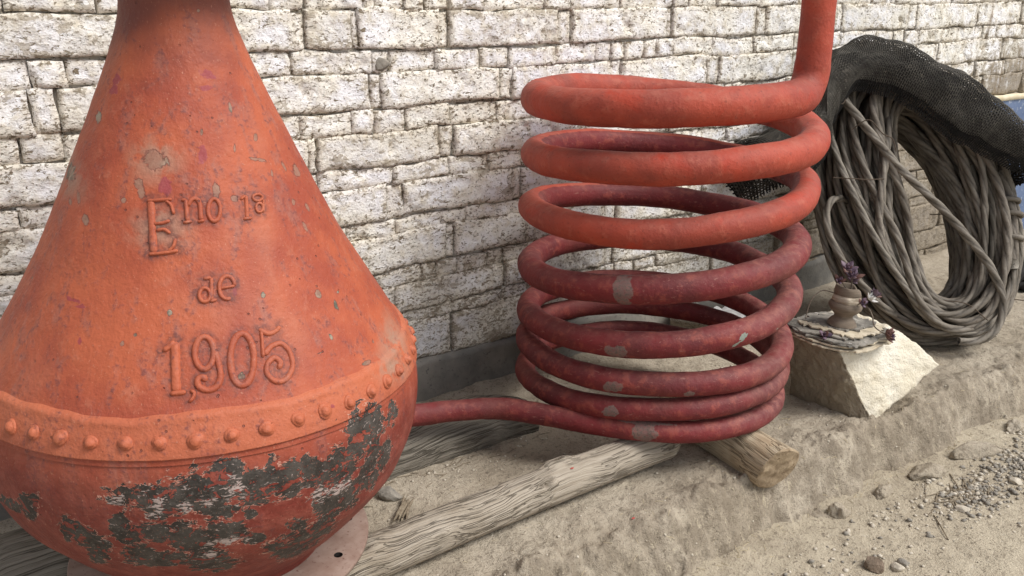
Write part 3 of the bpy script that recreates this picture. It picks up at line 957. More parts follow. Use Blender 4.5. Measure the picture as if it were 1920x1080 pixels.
CHIP=[[-2.1206,1.1055,38.89,-4.99,-8.51,-48.44],[-2.2275,1.0551,93.2,39.01,12.73,-34.84],[-1.653,1.0487,112.8,-9.23,0.29,-50.97],[-1.5251,1.0296,105.92,-24.35,-13.73,-118.01],[-2.8598,1.1719,84.23,20.46,-0.14,-80.48],[-3.1082,1.0664,24.92,17.81,5.11,-47.22],[-2.6473,0.9921,86.03,32.19,8.43,-68.61],[-2.8031,1.0272,128.58,103.46,12.79,-55.76],[-2.9005,1.017,100.94,115.37,24.45,-95.69],[-2.3445,1.0328,154.55,23.42,8.59,-163.68],[-0.7547,1.0579,60.53,-8.02,-1.27,-56.98],[-0.9374,1.0712,173.2,7.5,5.84,-66.92],[-1.0113,1.0046,144.92,-51.76,-9.2,-113.91],[-0.8718,0.9868,153.79,-26.39,-2.7,-82.87],[-1.004,0.9545,190.72,8.22,4.2,-77.22],[-1.4992,0.8567,154.95,-43.65,-29.98,-155.36],[-1.1494,0.8349,98.68,-10.22,-0.54,-103.52],[-1.0648,0.8034,154.16,-24.19,-4.86,-83.24],[-2.0017,0.8432,199.67,-67.19,-58.5,-135.52],[-2.2238,0.795,169.85,24.61,5.62,-170.4],[-1.6947,0.7315,115.59,-19.25,-19.46,-110.41],[-1.058,0.6894,40.13,-6.69,-22.7,-181.45],[-2.1687,0.8098,260.34,26.66,3.27,-255.42],[-1.1991,0.7571,240.82,32.2,14.78,-133.69],[-1.3267,1.1937,281.26,-28.72,9.27,-80.05],[-1.1439,1.1328,175.37,-83.64,-13.31,-112.27],[-1.6946,1.1509,341.68,-48.9,-6.65,-136.29],[-1.4142,1.1183,298.72,-85.19,-9.01,-93.02],[-1.1972,1.0916,32.04,-21.67,-61.91,-207.36],[-1.4375,1.3713,233.49,-45.49,2.84,-248.12],[-0.9951,0.823,166.53,-138.83,-63.86,-202.54],[-1.2946,0.7397,80.66,-3.05,2.94,-318.57],[-1.6391,0.6495,169.06,-25.3,-74.17,-333.64],[-2.02,0.8779,356.78,6.44,-11.04,-332.32],[-1.1328,0.7824,310.37,-200.56,-88.71,-279.86],[-1.1189,1.0639,226.96,-61.55,-2.73,-116.52],[-0.9301,0.7156,162.32,-43.01,-24.23,-146.23],[-3.0527,0.8679,82.16,138.7,74.72,-293.63],[-1.6162,0.5829,165.47,-12.16,-41.7,-152.41]]
TAN=[[-0.751,0.6888,17.02,-23.95,-7.93,-21.02],[-0.8927,0.6559,16.07,-11.81,-16.34,-40.59],[-2.1206,1.1055,30.15,1.19,0.27,-32.55],[-2.0644,0.9885,26.25,0.55,-0.34,-33.02],[-3.0833,1.0571,17.95,23.91,4.88,-30.07]]
MAG=[[-2.7163,1.2419,90.45,-2.82,-8.07,-69.56],[-2.7097,1.2274,107.57,38.59,7.32,-118.37],[-2.7222,1.2205,63.36,23.47,12.26,-189.31],[-2.595,0.8577,70.78,-21.73,-60.7,-249.25],[-2.5058,0.8481,68.75,8.32,-7.37,-339.93],[-2.5336,0.8558,42.84,-8.62,-72.96,-336.81],[-1.5715,1.23,81.99,-15.83,-5.69,-158.12],[-1.5021,1.2539,55.42,-32.8,-44.41,-101.69],[-1.6511,0.8713,253.11,-46.92,-13.99,-95.8],[-1.3386,0.6483,196.6,-54.72,-75.27,-232.49],[-2.0298,1.0573,75.07,0.17,-0.65,-54.49],[-2.4498,0.7938,216.86,67.09,14.43,-125.7],[-1.7152,1.1112,128.89,-17.33,-3.05,-53.29]]
GLYPHS=[["E",[[0.0126,[[-2.1351,1.0337],[-2.0984,0.9434]]],[0.0063,[[-2.1609,1.0323],[-2.065,1.0342],[-1.9814,1.0352]]],[0.0057,[[-2.0286,1.0337],[-1.9894,1.0252],[-1.9698,1.009]]],[0.0057,[[-2.1095,0.9931],[-2.0451,0.9947],[-1.9978,0.9988]]],[0.0057,[[-2.0875,0.9819],[-2.0363,0.9835],[-1.9954,0.9764]]],[0.0063,[[-2.1294,0.9417],[-2.0427,0.9433],[-1.9506,0.9468]]],[0.0057,[[-2.012,0.9457],[-1.9776,0.9548],[-1.964,0.9676]]]]],["n",[[0.008,[[-1.8842,1.0345],[-1.8806,0.996]]],[0.0052,[[-1.9171,1.0322],[-1.8842,1.0345]]],[0.0057,[[-1.9111,0.9942],[-1.8506,0.9956]]],[0.008,[[-1.8735,1.0221],[-1.8452,1.0327],[-1.8084,1.0345],[-1.7876,1.0245],[-1.7913,0.9964]]],[0.0057,[[-1.8142,0.9942],[-1.7694,0.9961]]]]],["o",[[0.0074,[[-1.6498,1.0117],[-1.6609,1.0029],[-1.6788,0.9963],[-1.6992,0.9934],[-1.7179,0.995],[-1.7311,1.0005],[-1.7358,1.0088],[-1.7307,1.0181],[-1.7165,1.026],[-1.696,1.031],[-1.6744,1.0317],[-1.657,1.028],[-1.6482,1.0208],[-1.6498,1.0117]]]]],["one",[[0.0074,[[-1.4332,1.0327],[-1.4712,0.9918]]],[0.0057,[[-1.4884,1.0261],[-1.4332,1.0327]]],[0.0057,[[-1.5001,0.9914],[-1.4347,0.9915]]]]],["a",[[0.0052,[[-1.3028,1.0239],[-1.3118,1.0214],[-1.328,1.0198],[-1.3474,1.0194],[-1.3657,1.0204],[-1.379,1.0225],[-1.3844,1.0252],[-1.3806,1.028],[-1.3683,1.0301],[-1.3501,1.0312],[-1.3301,1.0309],[-1.3132,1.0293],[-1.3033,1.0268],[-1.3028,1.0239]]],[0.0052,[[-1.3261,1.006],[-1.3349,1.0024],[-1.348,0.9999],[-1.3626,0.999],[-1.3752,1.0],[-1.3832,1.0025],[-1.3849,1.0061],[-1.3798,1.0099],[-1.3689,1.0131],[-1.3545,1.0149],[-1.34,1.0149],[-1.3289,1.013],[-1.3239,1.0098],[-1.3261,1.006]]],[0.0046,[[-1.3006,1.021],[-1.3351,0.997]]]]],["d",[[0.0069,[[-1.7863,0.8689],[-1.7916,0.8638],[-1.8023,0.8601],[-1.8158,0.8586],[-1.8293,0.8596],[-1.8398,0.863],[-1.845,0.8678],[-1.8435,0.8732],[-1.8356,0.8777],[-1.8229,0.8805],[-1.8084,0.8807],[-1.7957,0.8785],[-1.7877,0.8742],[-1.7863,0.8689]]],[0.0069,[[-1.7693,0.8969],[-1.7845,0.8597]]],[0.0057,[[-1.8151,0.8965],[-1.7691,0.8973]]],[0.0057,[[-1.793,0.8583],[-1.7549,0.86]]]]],["e",[[0.0074,[[-1.6466,0.8779],[-1.6465,0.8853],[-1.6535,0.8916],[-1.6667,0.8958],[-1.6837,0.8971],[-1.7018,0.8955],[-1.7178,0.8911],[-1.7292,0.8847],[-1.7343,0.8772],[-1.7327,0.8699],[-1.7249,0.8639],[-1.712,0.86],[-1.6961,0.8588],[-1.6792,0.8606]]],[0.0057,[[-1.7302,0.8776],[-1.6442,0.8791]]]]],["one",[[0.0137,[[-1.9763,0.7976],[-1.9717,0.7189]]],[0.0092,[[-2.0303,0.7841],[-2.003,0.7901],[-1.9775,0.7984]]],[0.008,[[-1.9963,0.7171],[-1.9308,0.7177]]]]],["comma",[[0.0063,[[-1.9142,0.7196],[-1.8983,0.7159],[-1.9034,0.7082],[-1.9221,0.7018]]]]],["nine",[[0.0097,[[-1.8013,0.7749],[-1.8097,0.7632],[-1.8255,0.7547],[-1.845,0.7511],[-1.8642,0.7533],[-1.8792,0.7608],[-1.8868,0.7718],[-1.8848,0.784],[-1.8731,0.7945],[-1.8541,0.8009],[-1.8325,0.8017],[-1.8137,0.7966],[-1.8025,0.7869],[-1.8013,0.7749]]],[0.0103,[[-1.7985,0.7836],[-1.7852,0.7548],[-1.7852,0.7348],[-1.8085,0.7208],[-1.8456,0.7177],[-1.8784,0.725],[-1.8808,0.7357],[-1.859,0.7388],[-1.8456,0.7319]]]]],["zero",[[0.0109,[[-1.6262,0.755],[-1.6359,0.7431],[-1.6489,0.7325],[-1.664,0.7243],[-1.68,0.7191],[-1.6956,0.7174],[-1.7099,0.7192],[-1.7217,0.7245],[-1.7301,0.7327],[-1.7345,0.7432],[-1.7341,0.755],[-1.7289,0.7672],[-1.7189,0.7787],[-1.7048,0.7884],[-1.6879,0.7955],[-1.6697,0.7992],[-1.6522,0.7992],[-1.6373,0.7956],[-1.6265,0.7886],[-1.621,0.7788],[-1.621,0.7673],[-1.6262,0.755]]]]],["five",[[0.0086,[[-1.5701,0.8019],[-1.5319,0.7917],[-1.4889,0.7931],[-1.4574,0.7995]]],[0.0063,[[-1.561,0.7983],[-1.5828,0.7554]]],[0.0097,[[-1.5741,0.759],[-1.5302,0.7703],[-1.4775,0.7706],[-1.451,0.7538],[-1.4575,0.7305],[-1.5025,0.7131],[-1.5521,0.7132],[-1.5814,0.7281],[-1.568,0.7439],[-1.5309,0.7508],[-1.5087,0.7413],[-1.5264,0.7317]]]]]]
POT_X, POT_Y, POT_TILT = 0.487, -0.65, math.radians(1.3)
PZ = np.array([.13, .165, .19, .24, .30, .37, .45, .53, .60, .66, .72, .80, .90, 1.0, 1.1, 1.2, 1.28, 1.34, 1.38, 1.5])
PR = np.array([.235, .240, .262, .318, .374, .430, .462, .4735, .4715, .4525, .4175, .369, .311, .263, .2165, .171, .137, .115, .105, .102])


def pot_r(z):
    # smooth the piecewise profile a little
    z = np.asarray(z, float)
    return sum(w * np.interp(z + d, PZ, PR) for d, w in ((-.02, .2), (-.01, .2), (0, .2), (.01, .2), (.02, .2)))


_zz = np.linspace(.1, 1.6, 3001)
_ss = np.concatenate([[0], np.cumsum(np.hypot(np.diff(_zz), np.diff(pot_r(_zz))))])


def blob_field(L, phi, z):
    s = np.interp(z, _zz, _ss)
    f = np.full(phi.shape, -9.0)
    for ph, z0, a, b, c, d in L:
        r0 = float(pot_r(z0))
        u = ((phi - ph + np.pi) % (2 * np.pi) - np.pi) * r0
        v = s - np.interp(z0, _zz, _ss)
        f = np.maximum(f, 1 - np.hypot(a * u + b * v, c * u + d * v))
    return np.clip(0.5 + 0.5 * f, 0, 1)


pot = empty("still_pot", (POT_X - .6 * math.sin(POT_TILT), POT_Y, .6 - .6 * math.cos(POT_TILT)))
pot.rotation_euler = (0, POT_TILT, 0)
tag(pot, "big orange conical riveted still with raised lettering and peeling paint", "still")
phis = np.concatenate([np.linspace(-3.45, -.15, 560, endpoint=False), np.linspace(-.15, -3.45 + 2 * np.pi, 120, endpoint=False)])


_gp, _gw = [], []
for _n, _st in GLYPHS:
    for _w, _pts in _st:
        _c = catmull(_pts, 5)
        _r = pot_r(_c[:, 1])
        _gp.append(np.stack([_r * np.cos(_c[:, 0]), _r * np.sin(_c[:, 0]), _c[:, 1]], -1))
        _gw.append(np.full(len(_c), _w * .6))
_gp, _gw = np.vstack(_gp), np.concatenate(_gw)


def letter_dark_field(P):
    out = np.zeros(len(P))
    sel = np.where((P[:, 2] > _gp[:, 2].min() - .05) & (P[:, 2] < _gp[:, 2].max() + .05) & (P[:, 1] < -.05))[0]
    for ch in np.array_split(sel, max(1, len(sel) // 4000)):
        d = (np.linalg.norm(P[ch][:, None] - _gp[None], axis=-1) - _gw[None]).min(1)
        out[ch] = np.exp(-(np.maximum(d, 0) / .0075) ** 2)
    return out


def revolve(name, rf, zs, disp=0.0016, attrs=False, band=0.0, mat="pot_paint", flip=False):
    PH, ZZ = np.meshgrid(phis, zs, indexing='ij')
    R = rf(PH, ZZ)
    P = np.stack([R * np.cos(PH), R * np.sin(PH), ZZ], -1)
    dn = disp * (fbm(P, 4.5, 3) + 0.45 * fbm(P, 22, 3) + 0.25 * np.maximum(0, pn(P, 60, 7)))
    R = R + dn
    P = np.stack([R * np.cos(PH), R * np.sin(PH), ZZ], -1)
    at = {"band": np.full(PH.shape, band).ravel()}
    if attrs:
        for n, L in (("peel", PEEL), ("pale", PALE), ("chip", CHIP), ("tan", TAN), ("mag", MAG)):
            at[n] = blob_field(L, PH.ravel(), ZZ.ravel())
        at['letter_dark'] = letter_dark_field(P.reshape(-1, 3))
    me = mesh_np(name, P, grid_faces(len(phis), len(zs), wrap_u=True), attrs=at)
    return obj(name, me, M[mat], pot)


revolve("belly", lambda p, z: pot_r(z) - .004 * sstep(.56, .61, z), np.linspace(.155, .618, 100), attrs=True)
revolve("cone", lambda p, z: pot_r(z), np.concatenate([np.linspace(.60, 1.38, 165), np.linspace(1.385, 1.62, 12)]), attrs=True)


def band_r(p, z):
    P = np.stack([np.cos(p), np.sin(p), 0 * p], -1) * .47
    lump = 0.5 + 0.5 * np.clip(fbm(P, 9, 3, .6), -1, 1)
    zt = .683 + .006 * pn(P, 5) + .004 * pn(P, 17)
    th = .0050 + .004 * lump * np.exp(-((z - zt + .006) / .007) ** 2)
    f = (1 - sstep(zt - .003, zt + .006, z))
    edge = sstep(.6105, .6125, z)
    return pot_r(z) + th * f * edge - .004 * (1 - f) - .006 * (1 - edge)


revolve("riveted_band", band_r, np.concatenate([[.608, .6105, .6115, .6125, .614], np.linspace(.617, .700, 30)]), attrs=True, band=1.0, disp=.0012)

# rivets
NR = 48
prof_r = np.array([.024, .0235, .0185, .0165, .0150, .0105, .0055, .0])
prof_h = np.array([-.004, .0020, .0032, .0045, .0090, .0132, .0150, .0155])
for i in range(NR):
    ph = -1.90 + 2 * math.pi * i / NR + rnd.uniform(-.006, .006)
    z = .644 + rnd.uniform(-.002, .002)
    r = float(pot_r(z)) + .0062
    dr = float(pot_r(z + .01) - pot_r(z - .01)) / .02
    er = np.array([math.cos(ph), math.sin(ph), 0.0])
    nrm = er - np.array([0, 0, dr])
    nrm /= np.linalg.norm(nrm)
    t1 = np.array([-math.sin(ph), math.cos(ph), 0.0])
    t2 = np.cross(nrm, t1)
    a = np.linspace(0, 2 * np.pi, 16, endpoint=False)
    sc = rnd.uniform(.54, .64)
    off = np.array([rnd.uniform(-.002, .002), rnd.uniform(-.003, .0005)])
    c = er * r + np.array([0, 0, z])
    V = []
    for k, (pr, h) in enumerate(zip(prof_r, prof_h)):
        lift = max(0, h) / .0155
        q = c + nrm * h * sc + t1 * off[0] * lift + t2 * off[1] * lift
        w = 1 + .06 * np.sin(a * 2 + i) + .05 * np.sin(a * 3 + i * 2)
        V.append(q + sc * pr * w[:, None] * (np.cos(a)[:, None] * t1 + np.sin(a)[:, None] * t2))
    V = np.array(V)                      # rings, seg
    me = mesh_np("rivet", V.transpose(1, 0, 2), grid_faces(16, len(prof_r), wrap_u=True), attrs={"band": np.ones(16 * len(prof_r))})
    obj("rivet", me, M["pot_paint"], pot)

# base flange with near-black discs painting the shade inside its bolt holes, neck flange above the picture
def ring_profile(name, pts, mat, n=160):
    a = np.linspace(0, 2 * np.pi, n, endpoint=False)
    P = np.array(pts)
    V = np.stack([P[None, :, 0] * np.cos(a)[:, None], P[None, :, 0] * np.sin(a)[:, None], np.broadcast_to(P[None, :, 1], (n, len(P)))], -1)
    V[..., 2] += .0015 * pn(V, 5)
    return obj(name, mesh_np(name, V, grid_faces(n, len(P), wrap_u=True), smooth=False), M[mat], pot)


fl = ring_profile("base_flange", [(.10, .132), (.338, .132), (.345, .135), (.346, .143), (.343, .147), (.24, .150), (.235, .158), (.236, .17)], "flange_dust")
m_simple("hole_shade", (0.008, 0.007, 0.006), (0.012, 0.010, 0.009), 20, 0.9, 0.1, 0.001)
for i in range(12):
    a = -.32 + i * 2 * math.pi / 12
    hv, hf = tube(np.array([[0, 0, 0], [0, 0, .0006]]), [.0105, .0098], 14, up0=(1, 0, 0))
    o = obj("bolt_hole_disc", mesh_np("bolt_hole_disc", hv, hf), M["hole_shade"], fl, loc=(.298 * math.cos(a), .298 * math.sin(a), .1492))
ring_profile("neck_flange", [(.09, 1.46), (.20, 1.462), (.205, 1.467), (.205, 1.485), (.20, 1.49), (.10, 1.492)], "pot_paint")

# raised lettering
for gname, strokes in GLYPHS:
    bits = []
    for w, pts in strokes:
        closed = len(pts) > 6 and abs(pts[0][0] - pts[-1][0]) < .003 and abs(pts[0][1] - pts[-1][1]) < .003
        C_ = catmull(pts[:-1] if closed else pts, 10, closed)
        ph, zz = C_[:, 0], C_[:, 1]
        r = pot_r(zz)
        P = np.stack([r * np.cos(ph), r * np.sin(ph), zz], -1)
        if not closed: P, _ = resample(P, .0025)
        else:
            P, _ = resample(np.vstack([P, P[:1]]), .0025)
        ph = np.arctan2(P[:, 1], P[:, 0])
        dr = (pot_r(P[:, 2] + .01) - pot_r(P[:, 2] - .01)) / .02
        N = np.stack([np.cos(ph), np.sin(ph), -dr], -1)
        N /= np.linalg.norm(N, axis=1)[:, None]
        T = np.gradient(P, axis=0)
        T /= np.linalg.norm(T, axis=1)[:, None]
        S = np.cross(N, T)
        u = np.array([-1.25, -1.0, -.82, -.5, 0, .5, .82, 1.0, 1.25])
        hh = np.array([-.35, .10, .62, .92, 1.0, .92, .62, .10, -.35])
        n = len(P)
        ww = np.full(n, w * .55)
        hmul = np.full(n, 1.0)
        if not closed:
            d = np.minimum(np.arange(n), np.arange(n)[::-1]) * .0025
            e = np.clip(d / (w * .5), 0, 1)
            ww = ww * (.45 + .55 * np.sqrt(e))
            hmul = .25 + .75 * np.sqrt(e)
        ww = ww * (1 + .10 * pn(P, 60, 2.0))
        H = .0058 if w > .018 else .0050
        V = P[:, None] + S[:, None] * (u[None, :] * ww[:, None])[..., None] + N[:, None] * (H * hh[None, :] * hmul[:, None])[..., None]
        V += (N * (.0006 * pn(P, 90))[:, None])[:, None]
        bits.append((V.reshape(-1, 3), grid_faces(n, len(u))))
    V, F = join(bits)
    me = mesh_np("letter", V, F, attrs={"band": np.full(len(V), .35)})
    obj("letter", me, M["pot_paint"], pot)

# ------------------------------------------------------------------ the condenser coil
COIL_Y, COIL_R, PHI_F = -.56, .42, math.radians(225.3)
KN = [(0, .169), (81.5, .146), (180, .163), (278.5, .193), (360, .243), (441.5, .239), (638.5, .302), (720, .323), (801.5, .322), (900, .366), (998.5, .402), (1080, .438),
      (1161.5, .500), (1215, .516), (1358.5, .556), (1440, .609), (1521.5, .655), (1602, .682), (1678, .720), (1718.5, .750), (1800, .772), (1881.5, .832), (1945, .855), (2015, .903),
      (2078.5, .920), (2160, .950), (2241.5, .990), (2329, 1.050), (2374, 1.085), (2403, 1.096), (2438.5, 1.099), (2520, 1.107), (2590, 1.124), (2625, 1.130)]
PH_ = np.arange(0, 2584, 3.0)
zc = np.interp(PH_, [k[0] for k in KN], [k[1] for k in KN])
ker = np.hanning(15)
ker /= ker.sum()
zc = np.convolve(np.pad(zc, 7, mode='reflect', reflect_type='odd'), ker, 'valid')
a = np.radians(PH_) + PHI_F
cx = 1.948 + .055 * zc
CR = COIL_R - .004 + .014 * zc - .042 * sstep(2470, 2584, PH_)
hel = np.stack([cx + CR * np.cos(a), COIL_Y + CR * np.sin(a), zc], -1)
hel[:, 2] += .003 * np.sin(a * 1.7 + 1)
hel += .0035 * np.stack([pn(hel, 4.0, q_) for q_ in (1., 2., 3.)], -1)
rf = np.interp(PH_, [0, 360, 720, 1080, 1440, 1800, 2160, 2520], [.0340, .0350, .0370, .0395, .0425, .0432, .0465, .0522])
tail = catmull([(.80, -.40, .262), (.92, -.40, .236), (1.03, -.405, .208), (1.144, -.42, .190), (1.27, -.447, .181), (1.40, -.51, .174), (1.507, -.645, .170), (1.60, -.775, .169), tuple(hel[2])], 14)[:-1]
Te = hel[-1] - hel[-3]
Te[2] = 0
Te /= np.linalg.norm(Te)
rho = .076
aa = np.linspace(0, np.pi / 2, 16)[1:]
elb = hel[-1] + Te * rho * np.sin(aa)[:, None] + np.array([0, 0, 1]) * rho * (1 - np.cos(aa))[:, None]
rise = elb[-1] + np.stack([0 * (q := np.linspace(.03, .75, 30)), 0 * q, q], -1)
PHI_all = np.concatenate([np.linspace(-200, 0, len(tail)), PH_[2:], np.full(len(elb) + len(rise), 2650.0)])
path = np.vstack([tail, hel[2:], elb, rise])
rad = np.concatenate([np.full(len(tail), .0338), rf[2:], np.full(len(elb), .0515), np.full(len(rise), .0485)])
NS = 30
Tn, Nn, Bn = frames(path)
n = len(path)
ang = np.linspace(0, 2 * np.pi, NS, endpoint=False)
D = np.cos(ang)[None, :, None] * Nn[:, None] + np.sin(ang)[None, :, None] * Bn[:, None]
base = path[:, None] + D * rad[:, None, None]
ctr = np.stack([1.95 + .045 * path[:, 2], np.full(n, COIL_Y), path[:, 2]], -1)
rd = path - ctr
rd[:, 2] = 0
rd /= np.linalg.norm(rd, axis=1)[:, None]
outw = (D * rd[:, None]).sum(-1)
nz = D[..., 2]
PHg = np.broadcast_to(PHI_all[:, None], outw.shape)
# rolled seam along the inner top of the tube
seamdir = -0.75 * rd + np.array([0, 0, .66])
sa = np.clip((D * seamdir[:, None]).sum(-1), -1, 1)
rmul = rad[:, None] + .0022 * np.exp(-((1 - sa) / .012) ** 2) * ((PHg > 700) & (PHg < 2590)) + .0022 * fbm(base, 7, 3) + .0009 * fbm(base, 35, 3)
V = path[:, None] + D * rmul[..., None]
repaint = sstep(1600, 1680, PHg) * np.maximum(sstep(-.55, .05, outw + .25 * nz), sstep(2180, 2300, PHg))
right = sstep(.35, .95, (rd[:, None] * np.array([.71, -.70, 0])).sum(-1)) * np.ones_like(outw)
pale_side = np.clip(sstep(.25, .95, nz) * .55 + .75 * right * sstep(1600, 1400, PHg) * sstep(-.5, .5, nz + outw * .5), 0, 1)
s_arc = np.concatenate([[0], np.cumsum(np.linalg.norm(np.diff(path, axis=0), axis=1))])


def tube_blob(phi_c, elev, hs, ha):
    """elev: angle above the outward direction"""
    sc = np.interp(phi_c, PHI_all[:len(tail) + len(hel)], s_arc[:len(tail) + len(hel)])
    el = np.arctan2(nz, outw)
    return 0.5 + 0.5 * (1 - np.hypot((s_arc[:, None] - sc) / hs, (el - elev) / ha))


patch = np.zeros_like(outw)
for ph, el, hs, ha in ((1440 - 12, .2, .026, 1.7), (1080 - 13, -.35, .030, .62), (720 - 13, -.15, .026, .55), (360 - 13, .1, .024, .55), (-5, .15, .03, 1.2), (735, -.45, .02, .35), (-6, 1.2, .09, .25)):
    patch = np.maximum(patch, np.clip(tube_blob(ph, el, hs, ha), 0, 1))
chip = np.zeros_like(outw)
for ph, el, hs, ha in ((1080 + 33, .12, .011, .28), (1080 + 37, .38, .007, .16), (1080 + 30, -.4, .007, .16), (1080 + 52, -.3, .009, .18), (2160 + 20, .2, .008, .12), (1080 + 58, -.25, .006, .14)):
    chip = np.maximum(chip, np.clip(tube_blob(ph, el, hs, ha), 0, 1))
F = grid_faces(n, NS)
wrap = np.stack([np.arange(n - 1) * NS + NS - 1, np.arange(1, n) * NS + NS - 1, np.arange(1, n) * NS, np.arange(n - 1) * NS], -1)
F = np.vstack([F, wrap])[:, ::-1]
coil = empty("condenser_coil", (1.96, COIL_Y, .13))
tag(coil, "tall helical pipe coil painted orange above and dark red below", "pipe coil")
cut = len(tail) + int(np.searchsorted(PH_[2:], 1640))
cut2 = len(tail) + len(hel) - 2


def coil_part(name, i0, i1):
    sl = slice(i0, i1)
    m = i1 - i0
    Fp = np.vstack([grid_faces(m, NS), np.stack([np.arange(m - 1) * NS + NS - 1, np.arange(1, m) * NS + NS - 1, np.arange(1, m) * NS, np.arange(m - 1) * NS], -1)])[:, ::-1]
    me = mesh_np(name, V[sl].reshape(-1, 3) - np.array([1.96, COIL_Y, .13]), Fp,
                 attrs={"repaint": repaint[sl], "pale_side": pale_side[sl], "patch": patch[sl], "chip": chip[sl]})
    return obj(name, me, M["coil_paint"], coil)


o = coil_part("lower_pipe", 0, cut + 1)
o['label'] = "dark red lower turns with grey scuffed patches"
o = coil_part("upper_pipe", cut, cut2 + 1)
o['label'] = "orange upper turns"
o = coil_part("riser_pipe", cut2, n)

# ------------------------------------------------------------------ timber under the still and the coil
def log_obj(name, p0, p1, r0, r1, mat, knots=(), seed=0.0, nseg=44, bend=0.0, endcut=None, cracks=7, oval=1.0, step=.008):
    """log along local X (axis 0) or any dir; returns object whose local X runs along the log"""
    p0, p1 = np.array(p0, float), np.array(p1, float)
    L = np.linalg.norm(p1 - p0)
    n = int(L / step) + 1
    s = np.linspace(0, L, n)
    a = np.linspace(0, 2 * np.pi, nseg, endpoint=False)
    S, A = np.meshgrid(s, a, indexing='ij')
    R = np.interp(S, [0, L], [r0, r1])
    KN_ = np.zeros_like(S)
    D = np.stack([S * .35, np.cos(A) * .5, np.sin(A) * .5], -1)
    Dl = np.stack([S * .25, np.cos(A) * 2.2, np.sin(A) * 2.2], -1)
    R = R * (1 + .06 * pn(D, 2.4, seed) + .025 * fbm(Dl, 3.2, 3, .6, seed))
    for ks, ka, kr, kh in knots:
        d = np.hypot((S - ks) / (kr * 2.2), ((A - ka + np.pi) % (2 * np.pi) - np.pi) * r0 / kr)
        R = R + kh * np.exp(-d ** 2 * 1.4) - abs(kh) * 1.1 * np.exp(-(d / .38) ** 2)
        KN_ = np.maximum(KN_, np.exp(-(d / .42) ** 2))
    rs = np.random.RandomState(int(seed * 10) + 3)
    for _ in range(cracks):
        a0, c0, ln = rs.uniform(0, 6.28), rs.uniform(0, L), rs.uniform(.1, .45) * min(1, L)
        w = a0 + .25 * pn(np.stack([S * 3, 0 * S + a0, 0 * S], -1), 1.0) + .3 * (S - c0)
        da = ((A - w + np.pi) % (2 * np.pi) - np.pi) * r0
        R = R - .004 * np.exp(-(da / .003) ** 2) * np.exp(-((S - c0) / ln) ** 4)
    Xs = S.copy()
    if endcut:
        for end, (ky, kz, rough) in endcut.items():
            f = sstep(.0, .10, np.abs(S - (0 if end == 0 else L)))
            sh = (R * np.cos(A) * ky + R * np.sin(A) * kz) * (1 - f)
            Xs = Xs + sh * (1 if end else 1)
    bnd = bend * np.sin(np.pi * S / L)
    V = np.stack([Xs, R * np.cos(A) + bnd, R * np.sin(A) * oval], -1)
    idx = n * nseg
    F = grid_faces(n, nseg)
    wrp = np.stack([np.arange(n - 1) * nseg + nseg - 1, np.arange(1, n) * nseg + nseg - 1, np.arange(1, n) * nseg, np.arange(n - 1) * nseg], -1)
    F = np.vstack([F, wrp])
    M_ = Matrix.Identity(3)
    ex = (p1 - p0) / L
    ez = np.array([0, 0, 1.0])
    ey = np.cross(ez, ex)
    ey /= np.linalg.norm(ey)
    ez = np.cross(ex, ey)
    mw = Matrix(((ex[0], ey[0], ez[0], p0[0]), (ex[1], ey[1], ez[1], p0[1]), (ex[2], ey[2], ez[2], p0[2]), (0, 0, 0, 1)))
    e = empty(name, p0)
    e.matrix_world = mw
    ob = obj("trunk", mesh_np("trunk", V.reshape(-1, 3), F, attrs={"knot": KN_}), M[mat], e)
    # end faces: rough sawn discs
    for end in (0, 1):
        ring = V[0 if end == 0 else -1]
        rings = [ring]
        c = ring.mean(0)
        out = -1 if end == 0 else 1
        for q in (.93, .7, .45, .2):
            rr = c + (ring - c) * q
            rr[:, 0] += out * (.004 + .006 * pn(rr, 30, seed)) * (1.0)
            rings.append(rr)
        rg = np.array(rings)
        Vv = np.vstack([rg.reshape(-1, 3), c + np.array([[out * .004, 0, 0]])])
        Ff = grid_faces(len(rings), nseg)
        Ff = np.vstack([Ff, np.stack([np.arange(4) * nseg + nseg - 1, np.arange(1, 5) * nseg + nseg - 1, np.arange(1, 5) * nseg, np.arange(4) * nseg], -1)]).tolist()
        last = 4 * nseg
        Ff += [[last + k, last + (k + 1) % nseg, len(Vv) - 1] for k in range(nseg)]
        if end == 1: Ff = [f[::-1] for f in Ff]
        obj("cut_end", mesh_np("cut_end", Vv, Ff, smooth=False), M["cut_wood"], e)
    return e


e = log_obj("weathered_log", (.58, -.835, .066), (1.815, -.820, .077), .057, .054, "log_wood",
            knots=((.17, 2.0, .024, .016), (.80, 1.25, .024, .026), (.72, 2.4, .018, .018), (1.19, 2.9, .018, .014), (.37, 2.75, .011, .010)), seed=1.0, nseg=72, bend=.008,
            endcut={1: (.3, .5, 0)}, cracks=16, step=.006)
tag(e, "long bleached grey log with cracks and knots propping the coil's front", "log")
e = log_obj("log_stub", (2.04, -.60, .048), (1.995, -1.095, .046), .068, .076, "stub_wood", seed=2.3, nseg=40, endcut={1: (.05, .28, 0)}, cracks=5)
e.children[0].data.materials[0] = M["stub_wood"]
tag(e, "short pale log stub with an axe-cut end under the coil", "log")

